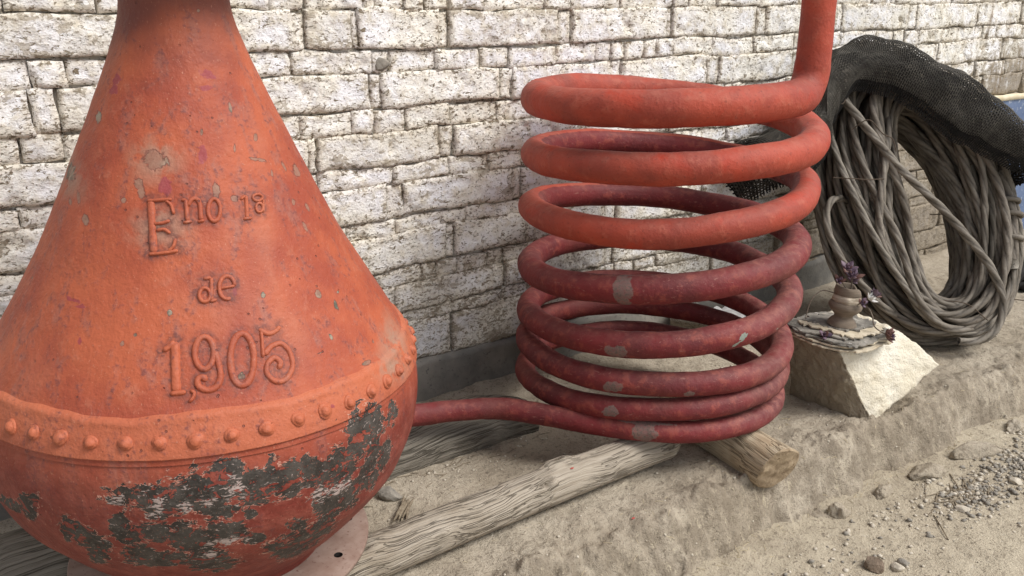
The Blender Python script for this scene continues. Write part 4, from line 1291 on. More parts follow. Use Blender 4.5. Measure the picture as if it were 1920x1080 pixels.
# squared beam behind
L, n = 1.95, 260
s = np.linspace(-.35, -.35 + L, n)
prof = [(-.425, -.02), (-.428, .03), (-.422, .062), (-.405, .088), (-.37, .108), (-.32, .118), (-.27, .112), (-.235, .09), (-.225, .03), (-.225, -.02)]
prof = catmull(prof, 4)
S, K = np.meshgrid(s, np.arange(len(prof)), indexing='ij')
P = np.stack([S, prof[K][..., 0], prof[K][..., 1]], -1)
g = np.stack([S * .5, P[..., 1] * 14, P[..., 2] * 14], -1)
dsp = .004 * fbm(P, 3, 3) + .0035 * fbm(g, 2.4, 4, .65)
P[..., 2] += dsp * 1.3
P[..., 1] += dsp * .6 + .02 * (S - .6) * .3
endk = np.clip((S - 1.42) / .18, 0, 1)
P[..., 0] -= endk * .16 * sstep(.0, .2, P[..., 1] + .42)
base = np.array([.6, -.32, 0])
Vv = P.reshape(-1, 3) - base
m = len(prof)
c0, c1 = len(Vv), len(Vv) + 1
Vv = np.vstack([Vv, Vv[:m].mean(0), Vv[-m:].mean(0)])
Ff = grid_faces(n, m).tolist()
Ff += [[c0, k, k + 1] for k in range(m - 1)] + [[c1, (n - 1) * m + k + 1, (n - 1) * m + k] for k in range(m - 1)]
o = obj("timber_beam", mesh_np("timber_beam", Vv, [f[::-1] for f in Ff]), M["beam_wood"], loc=base)
tag(o, "dark weathered timber beam lying behind and under the still", "beam")

# ------------------------------------------------------------------ hank of steel cable
HC = np.array([3.50, -.535, .53])
HH = np.array([.8480, -.5299, 0.0])
HU = np.array([.07105, .41744, .90592])
HN = np.array([-.48641, -.77842, .39683])          # faces the viewer


def hk(a, b, c):
    return HC + HH * a + HU * b + HN * c


hank = empty("cable_hank", tuple(hk(0, -.57, 0)))
tag(hank, "large hank of weathered steel cable leaning against the wall", "cable")
hloc = np.array(hank.location)


def cable_mesh(path, r, closed, seed, strands=3, lay=.105, nseg=15):
    P, t = resample(path if not closed else np.vstack([path, path[:1]]), .0125)
    if closed: P, t = P[:-1], t[:-1]
    n = len(P)
    lay = lay * (.9 + .2 * ((seed * 7.3) % 1))
    T, N, B = frames(P)
    a = np.linspace(0, 2 * np.pi, nseg, endpoint=False)
    turns = round(t[-1] / lay) if closed else t[-1] / lay
    tw = 2 * np.pi * turns * t / (t[-1] + (.0125 if closed else 0))
    ph = strands * (a[None, :]) + tw[:, None]
    lob = np.abs(np.cos(ph / 2))
    rr = r * (.70 + .34 * lob ** .8)
    rr = rr * (1 + .05 * pn(P, 9, seed))[:, None]
    V = P[:, None] + rr[..., None] * (np.cos(a)[None, :, None] * N[:, None] + np.sin(a)[None, :, None] * B[:, None])
    groove = 1 - np.clip(lob * 1.7, 0, 1)
    wire = .5 + .5 * np.sin(ph * 2.5)
    idx = np.arange(n * nseg).reshape(n, nseg)
    i1 = np.roll(idx, -1, 0)
    m = n if closed else n - 1
    # when closed, align the frame mismatch by matching the nearest vertex offset
    if closed:
        d0 = V[-1][:, None] - V[0][None]
        k = int(np.argmin((d0[0] ** 2).sum(-1)))
        i1 = i1.copy()
        i1[-1] = np.roll(idx[0], -k)
    q = np.stack([idx[:m], i1[:m], np.roll(i1, -1, 1)[:m], np.roll(idx, -1, 1)[:m]], -1).reshape(-1, 4)
    return V.reshape(-1, 3), q[:, ::-1], groove.ravel(), wire.ravel()


def add_cable(path, r, closed, seed, name="cable_loop"):
    V, F, g, w = cable_mesh(path, r, closed, seed)
    return obj(name, mesh_np(name, V - hloc, F, attrs={"groove": g, "wire": w}), M["cable_steel"], hank)


NL = 76
th = np.linspace(0, 2 * np.pi, 110, endpoint=False)
cw, sw = np.cos(th), np.sin(th)
lft, rgt, bot, top_ = np.maximum(0, -cw), np.maximum(0, cw), np.maximum(0, -sw), np.maximum(0, sw)
for i in range(NL):
    q = math.sqrt((i + .5) / NL)
    ga = i * 2.39996
    rot = .35 * np.sin(th + rnd.uniform(0, 6.28)) + .28 * np.sin(2 * th + rnd.uniform(0, 6.28))
    ca, sa_ = q * np.cos(ga + rot), q * np.sin(ga + rot)
    w1, w2, w3 = rnd.uniform(0, 6.28), rnd.uniform(0, 6.28), rnd.uniform(.4, 1)
    axl = ca * (.17 + .03 * lft) + .016 * w3 * np.sin(2 * th + w2)
    rdl = sa_ * (.095 + .080 * lft + .020 * rgt + .05 * top_) + .012 * w3 * np.sin(3 * th + w1) + .006 * np.sin(5 * th + w2)
    A = .335 - .090 * lft - .055 * rgt + rdl
    Bv = .485 + .05 * top_ + rdl
    px, pz = A * cw, Bv * sw
    path = np.stack([hk(px[k], pz[k], axl[k]) for k in range(len(th))])
    path[:, 2] = np.maximum(path[:, 2], .018 + .05 * (1 - q) * rnd.random())
    path[:, 1] = np.minimum(path[:, 1], -.03)
    add_cable(path, .0150 * rnd.uniform(.9, 1.12), True, i)

for i in range(16):                                 # tighter inner turns, seen through the opening
    w1, w2 = rnd.uniform(0, 6.28), rnd.uniform(0, 6.28)
    A = .235 + .02 * np.sin(2 * th + w1) + rnd.uniform(-.03, .04)
    Bv = .40 + .02 * np.sin(3 * th + w2) + rnd.uniform(-.03, .03) + .06 * top_
    axl = -.08 - .14 * rnd.random() + .03 * np.sin(th + w2)
    path = np.stack([hk(.05 + A[k] * cw[k], Bv[k] * sw[k] - .03, axl[k]) for k in range(len(th))])
    path[:, 1] = np.minimum(path[:, 1], -.03)
    path[:, 2] = np.maximum(path[:, 2], .02)
    add_cable(path, .0148, True, i + .37)
# the loose end slung across the opening
ld = [(-.31, .442), (-.265, .364), (-.193, .242), (-.132, .144), (-.069, .068), (.015, -.034), (.097, -.156), (.161, -.275), (.184, -.397), (.152, -.498), (.096, -.552), (.03, -.575), (-.03, -.57)]
path = catmull([hk(a, b, .20 - .03 * k / 10) for k, (a, b) in enumerate(ld)], 8)
o = add_cable(path, .0165, False, 91, "loose_cable_end")
# a kinked short loop sticking out at the left, and the doubled stretch at the right
path = catmull([hk(-.28, .02, .0), hk(-.36, .035, .10), hk(-.44, .0, .16), hk(-.47, -.10, .17), hk(-.44, -.22, .165), hk(-.37, -.33, .15), hk(-.27, -.44, .12), hk(-.12, -.50, .03)], 8)
add_cable(path, .0150, False, 33, "cable_loop")
path = catmull([hk(.33, .14, .12), hk(.338, .01, .125), (hk(.334, -.056, .125)), hk(.314, -.163, .125), hk(.296, -.25, .12)], 8)
add_cable(path, .020, False, 35, "cable_loop")
for (a, b, rr) in ((.338, .005, .030), (.336, -.055, .031), (.318, -.155, .029)):
    t_ = np.linspace(0, 2 * np.pi * 1.15, 40)
    P = np.stack([hk(a + rr * 1.15 * math.cos(q), b + .012 * math.sin(q * .5) + .008 * q / 6, .125 + rr * math.sin(q)) for q in t_])
    V, F = tube(P, .0105, 8)
    obj("cable_knot", mesh_np("cable_knot", V - hloc, F), M["cable_steel"], hank)
V, F = tube(np.stack([hk(.296, -.235, .12), hk(.292, -.26, .12), hk(.290, -.275, .12)]), [.022, .024, .020], 14)
obj("end_ferrule", mesh_np("end_ferrule", V - hloc, F), M["stone_grey"], hank)
for (pts) in ([(-.42, .10, .21), (-.36, .09, .235), (-.30, .085, .24), (-.22, .09, .22)], [(-.30, .30, .2), (-.24, .33, .24), (-.20, .27, .25), (-.16, .25, .24), (-.15, .20, .23)],
              [(.06, -.02, .0), (.10, -.03, .06), (.14, -.01, .02)], [(-.05, -.40, .12), (.04, -.42, .16), (.10, -.49, .18)], [(.28, -.40, .10), (.38, -.42, .12), (.45, -.46, .16), (.56, -.47, .18)],
              [(-.31, .46, .20), (-.35, .43, .23), (-.33, .40, .23), (-.30, .43, .22)], [(.18, .16, .08), (.24, .18, .1), (.30, .21, .08)]):
    P = catmull([hk(*q) for q in pts], 8)
    V, F = tube(P, .0022, 6)
    obj("tie_wire", mesh_np("tie_wire", V - hloc, F), M["rust_wire"], hank)

# ------------------------------------------------------------------ black netting thrown over the hank
TOPC = [(-.80, .20), (-.70, .27), (-.60, .30), (-.49, .36), (-.41, .49), (-.32, .60), (-.20, .672), (-.09, .695), (-.01, .67), (.07, .63), (.235, .56), (.335, .465), (.42, .34), (.48, .19), (.50, .09)]
LOWC = [(-.76, .02), (-.68, .06), (-.60, .08), (-.52, .10), (-.466, .168), (-.417, .247), (-.389, .352), (-.317, .439), (-.226, .456), (-.093, .412), (-.006, .342), (.124, .254), (.234, .203), (.343, .118), (.40, .05)]
tc, lc = catmull(TOPC, 12), catmull(LOWC, 12)


def arcparam(C_):
    s = np.concatenate([[0], np.cumsum(np.linalg.norm(np.diff(C_, axis=0), axis=1))])
    return s / s[-1]


ts, ls = arcparam(tc), arcparam(lc)


def net_surf(u, v, lift):
    """u along (0..1), v across: 0 behind, ~.3 crest, 1 front hem"""
    top = np.stack([np.interp(u, ts, tc[:, k]) for k in (0, 1)], -1)
    low = np.stack([np.interp(u, ls, lc[:, k]) for k in (0, 1)], -1)
    back = top * .93 - np.array([0, .05])
    # four control points in (h, up, n)
    fl = sstep(.0, .10, u)
    P0 = np.concatenate([back, np.full((*u.shape, 1), -.20)], -1)
    P1 = np.concatenate([top + np.array([0, .02]), np.full((*u.shape, 1), -.05)], -1)
    P2 = np.concatenate([top * .74 + low * .30 + np.array([0, .035]), (.05 + .33 * fl)[..., None]], -1)
    P3 = np.concatenate([low, (.0 + .235 * fl)[..., None]], -1)
    w = v[..., None]
    # piecewise: P0->P1 for w<.28, then bezier-ish to P3
    q1 = np.clip(w / .28, 0, 1)
    A = P0 + (P1 - P0) * np.sin(q1 * np.pi / 2)
    q2 = np.clip((w - .28) / .72, 0, 1)
    Bz = (1 - q2) ** 2 * P1 + 2 * q2 * (1 - q2) * P2 + q2 ** 2 * P3
    Q = np.where(w < .28, A, Bz)
    G = np.stack([u * 1.9, v * .8, 0 * u], -1)
    fold = .030 * fbm(G, 4.2, 3) + .014 * np.sin(16 * u + 5 * v + 2.0 * pn(G, 3.0)) * sstep(.35, .9, v)
    Q = Q + lift
    ctr = np.array([-.05, .1, 0])
    dirv = Q - ctr
    dirv /= np.linalg.norm(dirv, axis=-1)[..., None]
    Q = Q + dirv * fold[..., None] + dirv * lift
    W = HC + Q[..., :1] * HH + Q[..., 1:2] * HU + Q[..., 2:3] * HN
    W[..., 1] = np.minimum(W[..., 1], -.015)
    return W


def net_layer(nu, nv, lift, r, jitter):
    iu, iv = np.meshgrid(np.arange(nu), np.arange(nv), indexing='ij')
    u = (iu + .5 * (iv % 2)) / nu
    # hexagon-like loops: two nodes per cell
    nodes = []
    du = 1.0 / nu
    ua = np.clip(u, 0, 1)
    ub = np.clip(u + .62 * du, 0, 1)
    v = iv / (nv - 1)
    vj = v + jitter * .25 / nv * pn(np.stack([u * 40, v * 40, 0 * u], -1), 1.0)
    A = net_surf(ua, np.clip(vj, 0, 1), lift)
    B = net_surf(ub, np.clip(vj + .15 / nv, 0, 1), lift)
    segs = []
    # horizontal strands A->B
    segs.append((A, B))
    # B -> neighbouring rows' A (odd/even offset), up and down
    odd = (iv % 2)
    for dv in (1,):
        jn = np.clip(iv + dv, 0, nv - 1)
        # target node in the next row: for even rows same index, for odd rows index+1
        iu2 = np.clip(iu + odd, 0, nu - 1)
        segs.append((B, A[iu2, jn]))
        iu3 = np.clip(iu + odd - 1, 0, nu - 1)
        segs.append((A, B[iu3, jn]))
    S0 = np.concatenate([a[:, :-1].reshape(-1, 3) for a, b in segs])
    S1 = np.concatenate([b[:, :-1].reshape(-1, 3) for a, b in segs])
    L = np.linalg.norm(S1 - S0, axis=1)
    ok = (L > .002) & (L < .06)
    S0, S1 = S0[ok], S1[ok]
    d = S1 - S0
    d /= np.linalg.norm(d, axis=1)[:, None]
    up_ = np.where(np.abs(d[:, 2:]) > .8, np.array([[1.0, 0, 0]]), np.array([[0, 0, 1.0]]))
    n1 = np.cross(d, up_)
    n1 /= np.linalg.norm(n1, axis=1)[:, None]
    n2 = np.cross(d, n1)
    ring = [r * (math.cos(q) * n1 + math.sin(q) * n2) for q in (0, 2.094, 4.189)]
    V = np.stack([S0 + k for k in ring] + [S1 + k for k in ring], 1)       # n,6,3
    b = (np.arange(len(S0)) * 6)[:, None]
    F = np.concatenate([b + np.array([[k, (k + 1) % 3, 3 + (k + 1) % 3, 3 + k]]) for k in range(3)], 0)
    return V.reshape(-1, 3), F


net = empty("shade_net", tuple(hk(-.1, .5, 0)))
tag(net, "black knitted netting draped over the top of the cable hank", "netting")
nl = np.array(net.location)
for lift, nu, nv, r, mt in ((.012, 100, 56, .0024, "net_dusty"), (.002, 88, 50, .0030, "net_black"), (-.010, 84, 46, .0034, "net_black")):
    V, F = net_layer(nu, nv, lift, r, 1.0)
    obj("net_layer", mesh_np("net_layer", V - nl, F, smooth=False), M[mt], net)
# folded tail of the net lying on the ledge behind the hank
bits = []
for k in range(3):
    V, F = stone_vf(.20 - .03 * k, 60 + k, (1.4, .6, .42), 4, .9)
    V = V + np.array([4.40 + .22 * k, -.52 - .05 * k, .05 + .01 * k])
    V[:, 2] = np.maximum(V[:, 2], .002)
    bits.append((V, F))
V, F = join(bits)
V = V + (.018 * fbm(V, 16, 3))[:, None] * np.array([1, 1, .7])
obj("net_tail", mesh_np("net_tail", V - nl, F), M["net_black"], net)

# ------------------------------------------------------------------ pale rock with the broken clay pot
def rock_mesh(pts, sub, rough, seed, stain_shadef):
    bm = bmesh.new()
    for p in pts: bm.verts.new(p)
    bmesh.ops.convex_hull(bm, input=bm.verts)
    loose = [v for v in bm.verts if not v.link_faces]
    bmesh.ops.delete(bm, geom=loose, context='VERTS')
    bmesh.ops.triangulate(bm, faces=bm.faces)
    for _ in range(sub):
        bmesh.ops.subdivide_edges(bm, edges=bm.edges, cuts=1, use_grid_fill=True)
        bmesh.ops.triangulate(bm, faces=bm.faces)
    bm.normal_update()
    V = np.array([v.co[:] for v in bm.verts])
    N = np.array([v.normal[:] for v in bm.verts])
    F = [[v.index for v in f.verts] for f in bm.faces]
    bm.free()
    V2 = V + N * (rough * (fbm(V, 9, 4, .6, seed) + .6 * fbm(V, 38, 3, .6, seed) - 1.1 * np.abs(fbm(V, 5, 3, .6, seed + 4))))[:, None]
    return V2, F, stain_shadef(V, N)


RP = [(2.592, -1.018, -.01), (2.55, -.96, -.015), (2.525, -.72, -.015), (2.85, -.72, -.015), (2.79, -.88, -.01),
      (2.462, -.940, .258), (2.428, -.765, .278), (2.80, -.70, .292), (2.795, -.955, .272), (2.955, -1.035, .125), (2.93, -.85, .19)]


def rstain_shade(V, N):
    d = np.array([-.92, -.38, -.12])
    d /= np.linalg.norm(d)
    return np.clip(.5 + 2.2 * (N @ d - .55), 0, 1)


V, F, st = rock_mesh(RP, 5, .0062, 2.0, rstain_shade)
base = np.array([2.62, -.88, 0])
o = obj("pale_rock", mesh_np("pale_rock", V - base, F, attrs={"stain_shade": st}), M["pale_rock"], loc=base)
tag(o, "cream angular rock sitting on the ledge beside the coil", "rock")

# flaky layered board on top of the rock
bd = empty("layered_board", (2.55, -.86, .285))
tag(bd, "warped delaminated board of grey and pale layers on the cream rock", "board")
bl = np.array(bd.location)
outl = [(2.425, -.735), (2.52, -.70), (2.63, -.72), (2.70, -.80), (2.715, -.92), (2.695, -.995), (2.60, -1.005), (2.50, -1.0), (2.44, -.965), (2.41, -.86)]
for k in range(7):
    sc = (1.0, .98, .93, .88, .82, .72, .6)[k]
    pts = []
    C_ = np.array(outl).mean(0) + np.array([rnd.uniform(-.01, .01), rnd.uniform(-.012, .012)])
    ol = catmull([C_ + (np.array(q) - np.array(outl).mean(0)) * sc * rnd.uniform(.93, 1.06) for q in outl], 7, True)
    ol = ol + .006 * nrs.normal(size=ol.shape) * (.5 + .1 * k)
    n = len(ol)
    z0 = .278 + .0068 * k + .002 * (k > 0)
    rings = []
    for f, dz in ((1.0, 0), (1.004, .003), (.995, .0058), (.75, .0065), (.4, .0065), (.1, .0065)):
        q = C_ + (ol - C_) * f
        p3 = np.stack([q[:, 0], q[:, 1], np.full(n, z0 + dz)], -1)
        p3[:, 2] += .006 * pn(p3, 7, k * .4) * (1 if f > .5 else .5) + .02 * (np.abs(p3[:, 1] + .86) / .15) ** 2 * -.25
        rings.append(p3)
    rg = np.array(rings)
    Ff = grid_faces(len(rings), n)
    Ff = np.vstack([Ff, np.stack([np.arange(5) * n + n - 1, np.arange(1, 6) * n + n - 1, np.arange(1, 6) * n, np.arange(5) * n], -1)])
    Ff = Ff[:, ::-1].tolist() + [list(range(5 * n, 6 * n))]
    Vv = rg.reshape(-1, 3)
    obj("board_layer", mesh_np("board_layer", Vv - bl, Ff, smooth=False), M["board_pale" if k in (0, 1, 5) else "board_grey"], bd)

# broken clay pot
cp = empty("clay_pot", (2.545, -.885, .325))
tag(cp, "small broken brown clay pot standing on the layered board", "pot")
cp.rotation_euler = (.05, .06, .3)
cp.scale = (.90, .90, .92)


def rev_part(name, prof, mat, parent, n=56, rim=None, wob=.0015):
    P = np.array(prof)
    a = np.linspace(0, 2 * np.pi, n, endpoint=False)
    A, K = np.meshgrid(a, np.arange(len(P)), indexing='ij')
    R, Zz = P[K][..., 0], P[K][..., 1]
    if rim is not None: Zz = rim(A, Zz)
    V = np.stack([R * np.cos(A), R * np.sin(A), Zz], -1)
    V = V + wob * fbm(V, 25, 3)[..., None] * np.array([1, 1, .6])
    return obj(name, mesh_np(name, V, grid_faces(n, len(P), wrap_u=True)), M[mat], parent)


rev_part("foot_and_bowl", catmull([(.005, 0), (.050, 0), (.053, .006), (.047, .018), (.036, .030), (.035, .040), (.046, .052), (.058, .066), (.061, .078), (.055, .090), (.046, .096)], 5), "clay", cp)
rev_part("worn_neck", catmull([(.050, .090), (.054, .098), (.052, .110), (.047, .120)], 5), "clay_worn", cp, wob=.004)
rev_part("collar", catmull([(.047, .117), (.050, .124), (.049, .140), (.046, .150), (.041, .150), (.039, .135), (.039, .11), (.03, .10), (.002, .098)], 5), "clay", cp,
         rim=lambda A, Zz: Zz - np.where(Zz > .12, .040 * np.exp(-(((A - 5.3 + np.pi) % (2 * np.pi) - np.pi) / .55) ** 2) * (Zz - .115) / .035, 0))


# succulent
def leaf_vf(L, w, th, curl):
    t_ = np.linspace(0, 1, 7)
    wd = w * np.array([.35, .62, .88, 1.0, .9, .55, .06])
    V = []
    for i, t in enumerate(t_):
        z = curl * L * t * t
        for (sx, sz) in ((-1, .15), (-.5, -.35), (.5, -.35), (1, .15), (.5, .5), (-.5, .5)):
            V.append((L * t, wd[i] * sx * .5, z + th * sz * (wd[i] / w)))
    F = grid_faces(7, 6)
    F = np.vstack([F, np.stack([np.arange(6) * 6 + 5, np.arange(1, 7) * 6 + 5, np.arange(1, 7) * 6, np.arange(6) * 6], -1)])
    return np.array(V), F.tolist() + [[36, 37, 38, 39, 40, 41]]


leaf_me = {}
for nm, mt in (("p", "leaf_purple"), ("r", "leaf_red"), ("w", "petal_white")):
    V, F = leaf_vf(.034, .0205, .008, .28)
    leaf_me[nm] = mesh_np("leaf", V, F)
    leaf_me[nm].materials.append(M[mt])

sc_ = empty("succulent_plant", (2.545, -.885, .42))
tag(sc_, "purple succulent with rosettes growing out of the clay pot", "plant")
sl = np.array(sc_.location)
R0 = np.array([2.545, -.885, .40])


def stem(pts, r):
    P = catmull([R0 + np.array(q) for q in pts], 8)
    V, F = tube(P, np.linspace(r, r * .7, len(P)), 8)
    return obj("stem", mesh_np("stem", V - sl, F), M["stem_brown"], sc_), P


def rosette(st, c, ax_, size, n, kind, open_=1.0):
    ax_ = np.array(ax_, float)
    q0 = Vector(ax_).to_track_quat('Z', 'Y')
    for i in range(n):
        f = i / n
        tilt = math.radians(80 - 62 * f) * open_
        s = size * (1 - .45 * f) * rnd.uniform(.9, 1.1)
        qr = q0 @ Vector((0, 0, 1)).to_track_quat('Z', 'Y')
        m = q0.to_matrix().to_4x4() @ Matrix.Rotation(i * 2.4 + rnd.uniform(-.2, .2), 4, 'Z') @ Matrix.Rotation(-(math.pi / 2 - tilt), 4, 'Y') @ Matrix.Scale(s, 4)
        o = obj("leaf", leaf_me[kind if not (kind == 'p' and rnd.random() < .15) else 'r'], None, st)
        o.matrix_world = Matrix.Translation(Vector(c)) @ m
        o.matrix_parent_inverse = Matrix.Identity(4)
        mw = Matrix.Translation(Vector(c) - Vector(sl)) @ m
        o.matrix_basis = mw


s1, P = stem([(.01, -.01, .0), (.012, -.012, .04), (.006, -.015, .075), (-.004, -.018, .10)], .0032)
rosette(s1, P[-1], (-.25, -.2, 1), 1.25, 11, 'p')
rosette(s1, P[-6] + np.array([.004, 0, -.004]), (.9, -.1, .5), 1.0, 6, 'p')
rosette(s1, P[-1] + np.array([-.022, .004, .03]), (-.3, -.3, 1), 1.05, 9, 'p')
s2, P = stem([(.0, .0, .0), (-.01, -.01, .05), (-.03, -.005, .08), (-.045, .0, .09)], .0025)
rosette(s2, P[-1], (-.6, -.5, .6), .75, 8, 'p')
s3, P = stem([(.02, -.03, .01), (.04, -.05, .015), (.065, -.065, .035)], .0028)
rosette(s3, P[-1], (.7, -.3, .7), .95, 10, 'p')
s4, P = stem([(.01, -.03, .0), (.005, -.05, .012), (.0, -.062, .02)], .0026)
rosette(s4, P[-1], (-.1, -.9, .5), .8, 10, 'p')
s5, P = stem([(.03, -.03, .0), (.045, -.06, -.005), (.05, -.078, -.03), (.048, -.095, -.065), (.07, -.125, -.088)], .0030)
rosette(s5, P[-1], (.2, -.8, .2), 1.1, 12, 'r')
rosette(s5, P[-1] + np.array([.012, -.008, -.008]), (.5, -.8, -.1), .8, 9, 'p')
s6, P = stem([(.02, -.04, .01), (.035, -.055, .02), (.05, -.06, .022)], .0024)
rosette(s6, P[-1], (.2, -.7, .7), 1.0, 7, 'w')
s7, P = stem([(-.02, .02, .035), (-.06, .05, .045), (-.10, .06, .015), (-.12, .06, -.04)], .0022)
s8, P = stem([(-.05, .0, -.09), (-.08, -.005, -.095), (-.105, -.01, -.09)], .0022)
rosette(s8, P[-1], (-.5, -.5, .7), .8, 9, 'p')

# ------------------------------------------------------------------ odds and ends behind the coil
hl = empty("hollow_log", (2.60, -.10, .02))
tag(hl, "broken hollow bark ring lying by the plinth inside the coil", "bark")
n, m = 40, 10
a = np.linspace(0, 2 * np.pi, n, endpoint=False)
ringR = .055 + .008 * np.sin(3 * a) + .005 * np.sin(5 * a + 1)
Vv = []
for (f, xx) in ((1.0, .0), (1.0, .10), (.95, .16), (.80, .16), (.74, .12), (.72, .0)):
    Vv.append(np.stack([np.full(n, 0) + xx * .6, -xx * np.ones(n) * .9 + .06, .05 + ringR * f * np.sin(a) * .9], -1) + np.stack([ringR * f * np.cos(a) * .85, ringR * f * np.cos(a) * .5, 0 * a], -1))
Vv = np.array(Vv)
Ff = grid_faces(6, n)
Ff = np.vstack([Ff, np.stack([np.arange(5) * n + n - 1, np.arange(1, 6) * n + n - 1, np.arange(1, 6) * n, np.arange(5) * n], -1)])
obj("bark_ring", mesh_np("bark_ring", Vv.reshape(-1, 3), Ff), M["beam_wood"], hl)

gx, gy = np.meshgrid(np.linspace(-.16, .16, 34), np.linspace(-.09, .09, 20), indexing='ij')
P = np.stack([gx, gy, 0 * gx], -1)
zz = .03 + .025 * fbm(P, 9, 3) + .012 * np.abs(fbm(P, 22, 2))
V1 = np.stack([gx, gy, zz], -1).reshape(-1, 3)
V2 = V1 - np.array([0, 0, .004])
F1 = grid_faces(34, 20)
o = obj("white_sack", mesh_np("white_sack", np.vstack([V1, V2]), np.vstack([F1, F1[:, ::-1] + len(V1)])), M["white_sheet"], loc=(2.92, -.14, .03), rot=(.35, 0, .1))
tag(o, "crumpled white sheeting on the ground behind the coil", "sheeting")

# ------------------------------------------------------------------ loose stones, gravel, twigs, litter
STN = [(.992, -.512, .030, "stone_grey", "flat grey stone beside the still near the beam", (1.35, .9, .75)),
       (2.062, -1.402, .028, "stone_brown", "round dark brown stone lying alone on the road", (1.1, 1, .9)),
       (2.115, -1.442, .020, "stone_pale", "pale stone next to the round brown stone", (1, 1, .6)),
       (2.145, -1.440, .018, "stone_grey", "small bluish grey stone next to the pale one on the road", (1, .8, .7)),
       (2.86, -1.40, .022, "stone_pale", "pale square stone at the edge of the gravel patch", (1, 1, .6)),
       (2.55, -1.39, .020, "stone_pale", "pale flat stone left of the gravel patch", (1.2, .8, .5))]
for i, (x, y, r, mt, lb, sq) in enumerate(STN):
    V, F = stone_vf(r, 20 + i, sq, 3)
    o = obj("loose_stone", mesh_np("loose_stone", V, F, smooth=False), M[mt], loc=(x, y, ground_z(x, y) + r * sq[2] * .45), rot=(0, 0, rnd.uniform(0, 6)))
    tag(o, lb, "stone", "loose stones on the ground")

proto = [stone_vf(1.0, 200 + k, (1, .8, .6), 1, .3) for k in range(6)]


def gravel(name, pts, mat, label):
    bits, b = [], 0
    Vs, Fs = [], []
    GZ = ground_zv([q[0] for q in pts], [q[1] for q in pts])
    for gi, (x, y, r) in enumerate(pts):
        V, F = proto[rnd.randrange(6)]
        a = rnd.uniform(0, 6.28)
        t2 = rnd.uniform(-.4, .4)
        c, s = math.cos(a), math.sin(a)
        W = V * r
        W = np.stack([W[:, 0] * c - W[:, 1] * s, W[:, 0] * s + W[:, 1] * c, W[:, 2] + W[:, 0] * t2 * .5], -1)
        W = W + np.array([x, y, GZ[gi] + r * .25])
        Vs.append(W)
        Fs.append(np.array(F) + b)
        b += len(W)
    o = obj(name, mesh_np(name, np.vstack(Vs), np.vstack(Fs), smooth=False), M[mat])
    tag(o, label, "gravel", kind="stuff")


heap, heap2 = [], []
for _ in range(900):
    t = rnd.random()
    x, y = 2.55 + .75 * t + rnd.gauss(0, .09), -1.375 + .05 * t + rnd.gauss(0, .045)
    (heap if rnd.random() < .7 else heap2).append((x, y, rnd.choice((.004, .005, .007, .009, .012)) * rnd.uniform(.7, 1.2)))
for _ in range(650):
    x, y = rnd.uniform(1.3, 3.6), -1.22 - abs(rnd.gauss(0, .20))
    (heap if rnd.random() < .35 else heap2).append((x, y, rnd.choice((.003, .004, .006, .008, .011)) * rnd.uniform(.7, 1.2)))
gravel("gravel", heap, "stone_grey", "grey gravel scattered along the road below the ledge")
dust_ = []
for _ in range(750):
    x, y = rnd.uniform(.9, 4.2), rnd.uniform(-1.15, -.03)
    dust_.append((x, y, rnd.choice((.002, .003, .004, .006)) * rnd.uniform(.7, 1.2)))
for _ in range(130):
    x, y = rnd.uniform(1.0, 2.6), -.45 + rnd.gauss(0, .05)
    dust_.append((x, y, rnd.uniform(.003, .008)))
gravel("clay_crumbs", heap2 + dust_, "stone_pale", "pale crumbs of dried mud strewn over ledge and road")

def litter(name, items, mat, label, kind="stuff", cat="litter"):
    Vs, Fs, b = [], [], 0
    for (x, y, L, r, a) in items:
        k = np.linspace(-.5, .5, 4)
        bend = rnd.uniform(-.12, .12)
        P = np.stack([x + L * k * math.cos(a) - bend * L * k * k * math.sin(a), y + L * k * math.sin(a) + bend * L * k * k * math.cos(a), 0 * k], -1)
        ze = ground_zv(P[[0, -1], 0], P[[0, -1], 1])
        if abs(ze[1] - ze[0]) > .6 * L: continue
        P[:, 2] = np.maximum(np.linspace(ze[0], ze[1], 4), ground_zv(P[:, 0], P[:, 1])) + r * .9
        V, F = tube(P, r, 4, caps=False)
        Vs.append(V); Fs.append(F + b)
        b += len(V)
    o = obj(name, mesh_np(name, np.vstack(Vs), np.vstack(Fs)), M[mat])
    tag(o, label, cat, kind=kind)


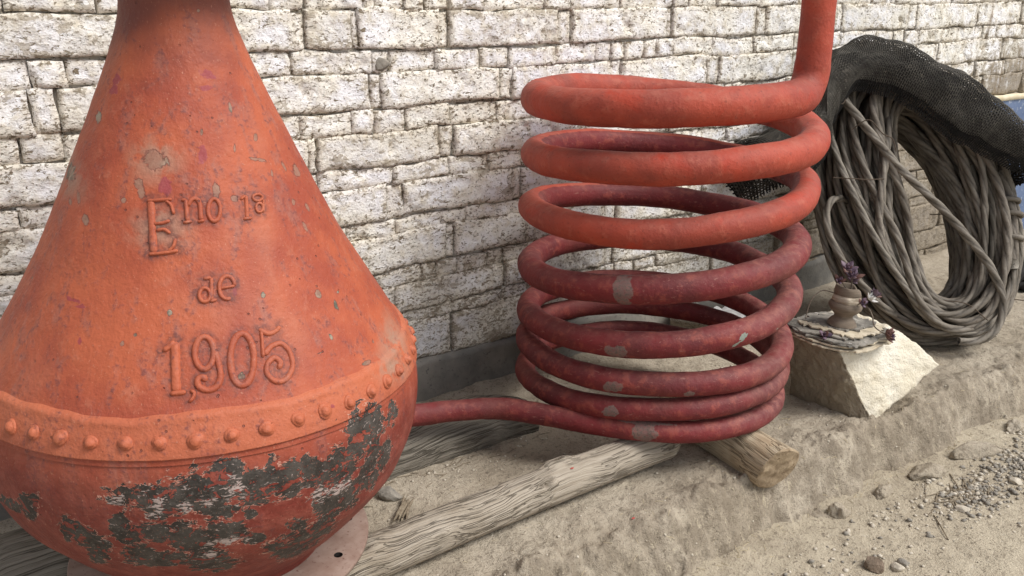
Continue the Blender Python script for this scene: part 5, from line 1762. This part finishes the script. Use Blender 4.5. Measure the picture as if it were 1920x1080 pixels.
it = [(rnd.uniform(.9, 4.0), rnd.uniform(-1.28, -.1), rnd.uniform(.008, .026), rnd.uniform(.0005, .0010), rnd.uniform(0, 6.28)) for _ in range(300)]
it += [(rnd.uniform(1.2, 3.6), crest_y(np.array([2.0]))[0] - rnd.uniform(0, .14), rnd.uniform(.008, .025), .0008, rnd.uniform(0, 6.28)) for _ in range(160)]
litter("straw_litter", it, "straw", "bits of dry straw trodden into the ledge")
it = [(2.62 + rnd.gauss(0, .08), -1.335 + rnd.gauss(0, .03), rnd.uniform(.05, .16), rnd.uniform(.0012, .0026), rnd.uniform(-.5, .9)) for _ in range(38)]
it += [(1.25 + rnd.gauss(0, .25), -.45 + rnd.gauss(0, .03), rnd.uniform(.02, .06), .0015, rnd.uniform(-.6, .6)) for _ in range(40)]
litter("dry_twigs", it, "twig", "dry twigs caught on the gravel below the ledge")

# bark splinter by the still
bits = []
for k in range(7):
    a = rnd.uniform(.7, 1.0)
    p = np.array([.985 + rnd.gauss(0, .010), -.60 + rnd.gauss(0, .006), 0])
    P = np.stack([p + np.array([math.cos(a), math.sin(a), 0]) * t for t in np.linspace(-.05, .05, 6)])
    P[:, 2] = [ground_z(q[0], q[1]) + .006 + .004 * k * .5 for q in P]
    bits.append(tube(P, [.002, .004, .005, .005, .004, .001], 6))
V, F = join(bits)
c = np.array([.985, -.60, 0])
o = obj("bark_splinter", mesh_np("bark_splinter", V - c, F), M["twig"], loc=c)
tag(o, "frayed splinter of bark on the ground beside the still", "bark")
# clods at the broken ledge face
for i, (x, y, r, sq) in enumerate(((2.95, -1.215, .075, (1.5, .5, .5)), (2.66, -1.20, .06, (1.2, .7, .7)), (2.22, -1.175, .05, (.9, .6, .9)), (2.45, -1.19, .045, (1.3, .6, .6)), (3.25, -1.2, .05, (1.2, .6, .6)))):
    V, F = stone_vf(r, 90 + i, sq, 4, .6)
    o = obj("mud_clod", mesh_np("mud_clod", V, F), M["earth"], loc=(x, y, ground_z(x, y) + r * sq[2] * .1), rot=(0, 0, .15 * (i - 2)))
    tag(o, ("long pale mud slab at the ledge foot, nearest the gravel", "lumpy mud clod left of the long mud slab", "upright mud lump below the log stub", "flat mud clod below the cream rock", "farthest mud clod at the ledge foot, by the right edge")[i], "clod", "mud clods at the ledge foot")
# flakes of red paint
for i, (x, y, on) in enumerate(((1.40, -.845, .124), (1.50, -1.0, None))):
    V, F = stone_vf(.008, 140 + i, (1, .6, .15), 1)
    o = obj("paint_flake", mesh_np("paint_flake", V, F, smooth=False), M["red_flake"], loc=(x, y, on if on else ground_z(x, y) + .002))
    tag(o, ("tiny red paint flake on the bleached log", "tiny red paint flake on the ledge in front of the log")[i], "paint flake")
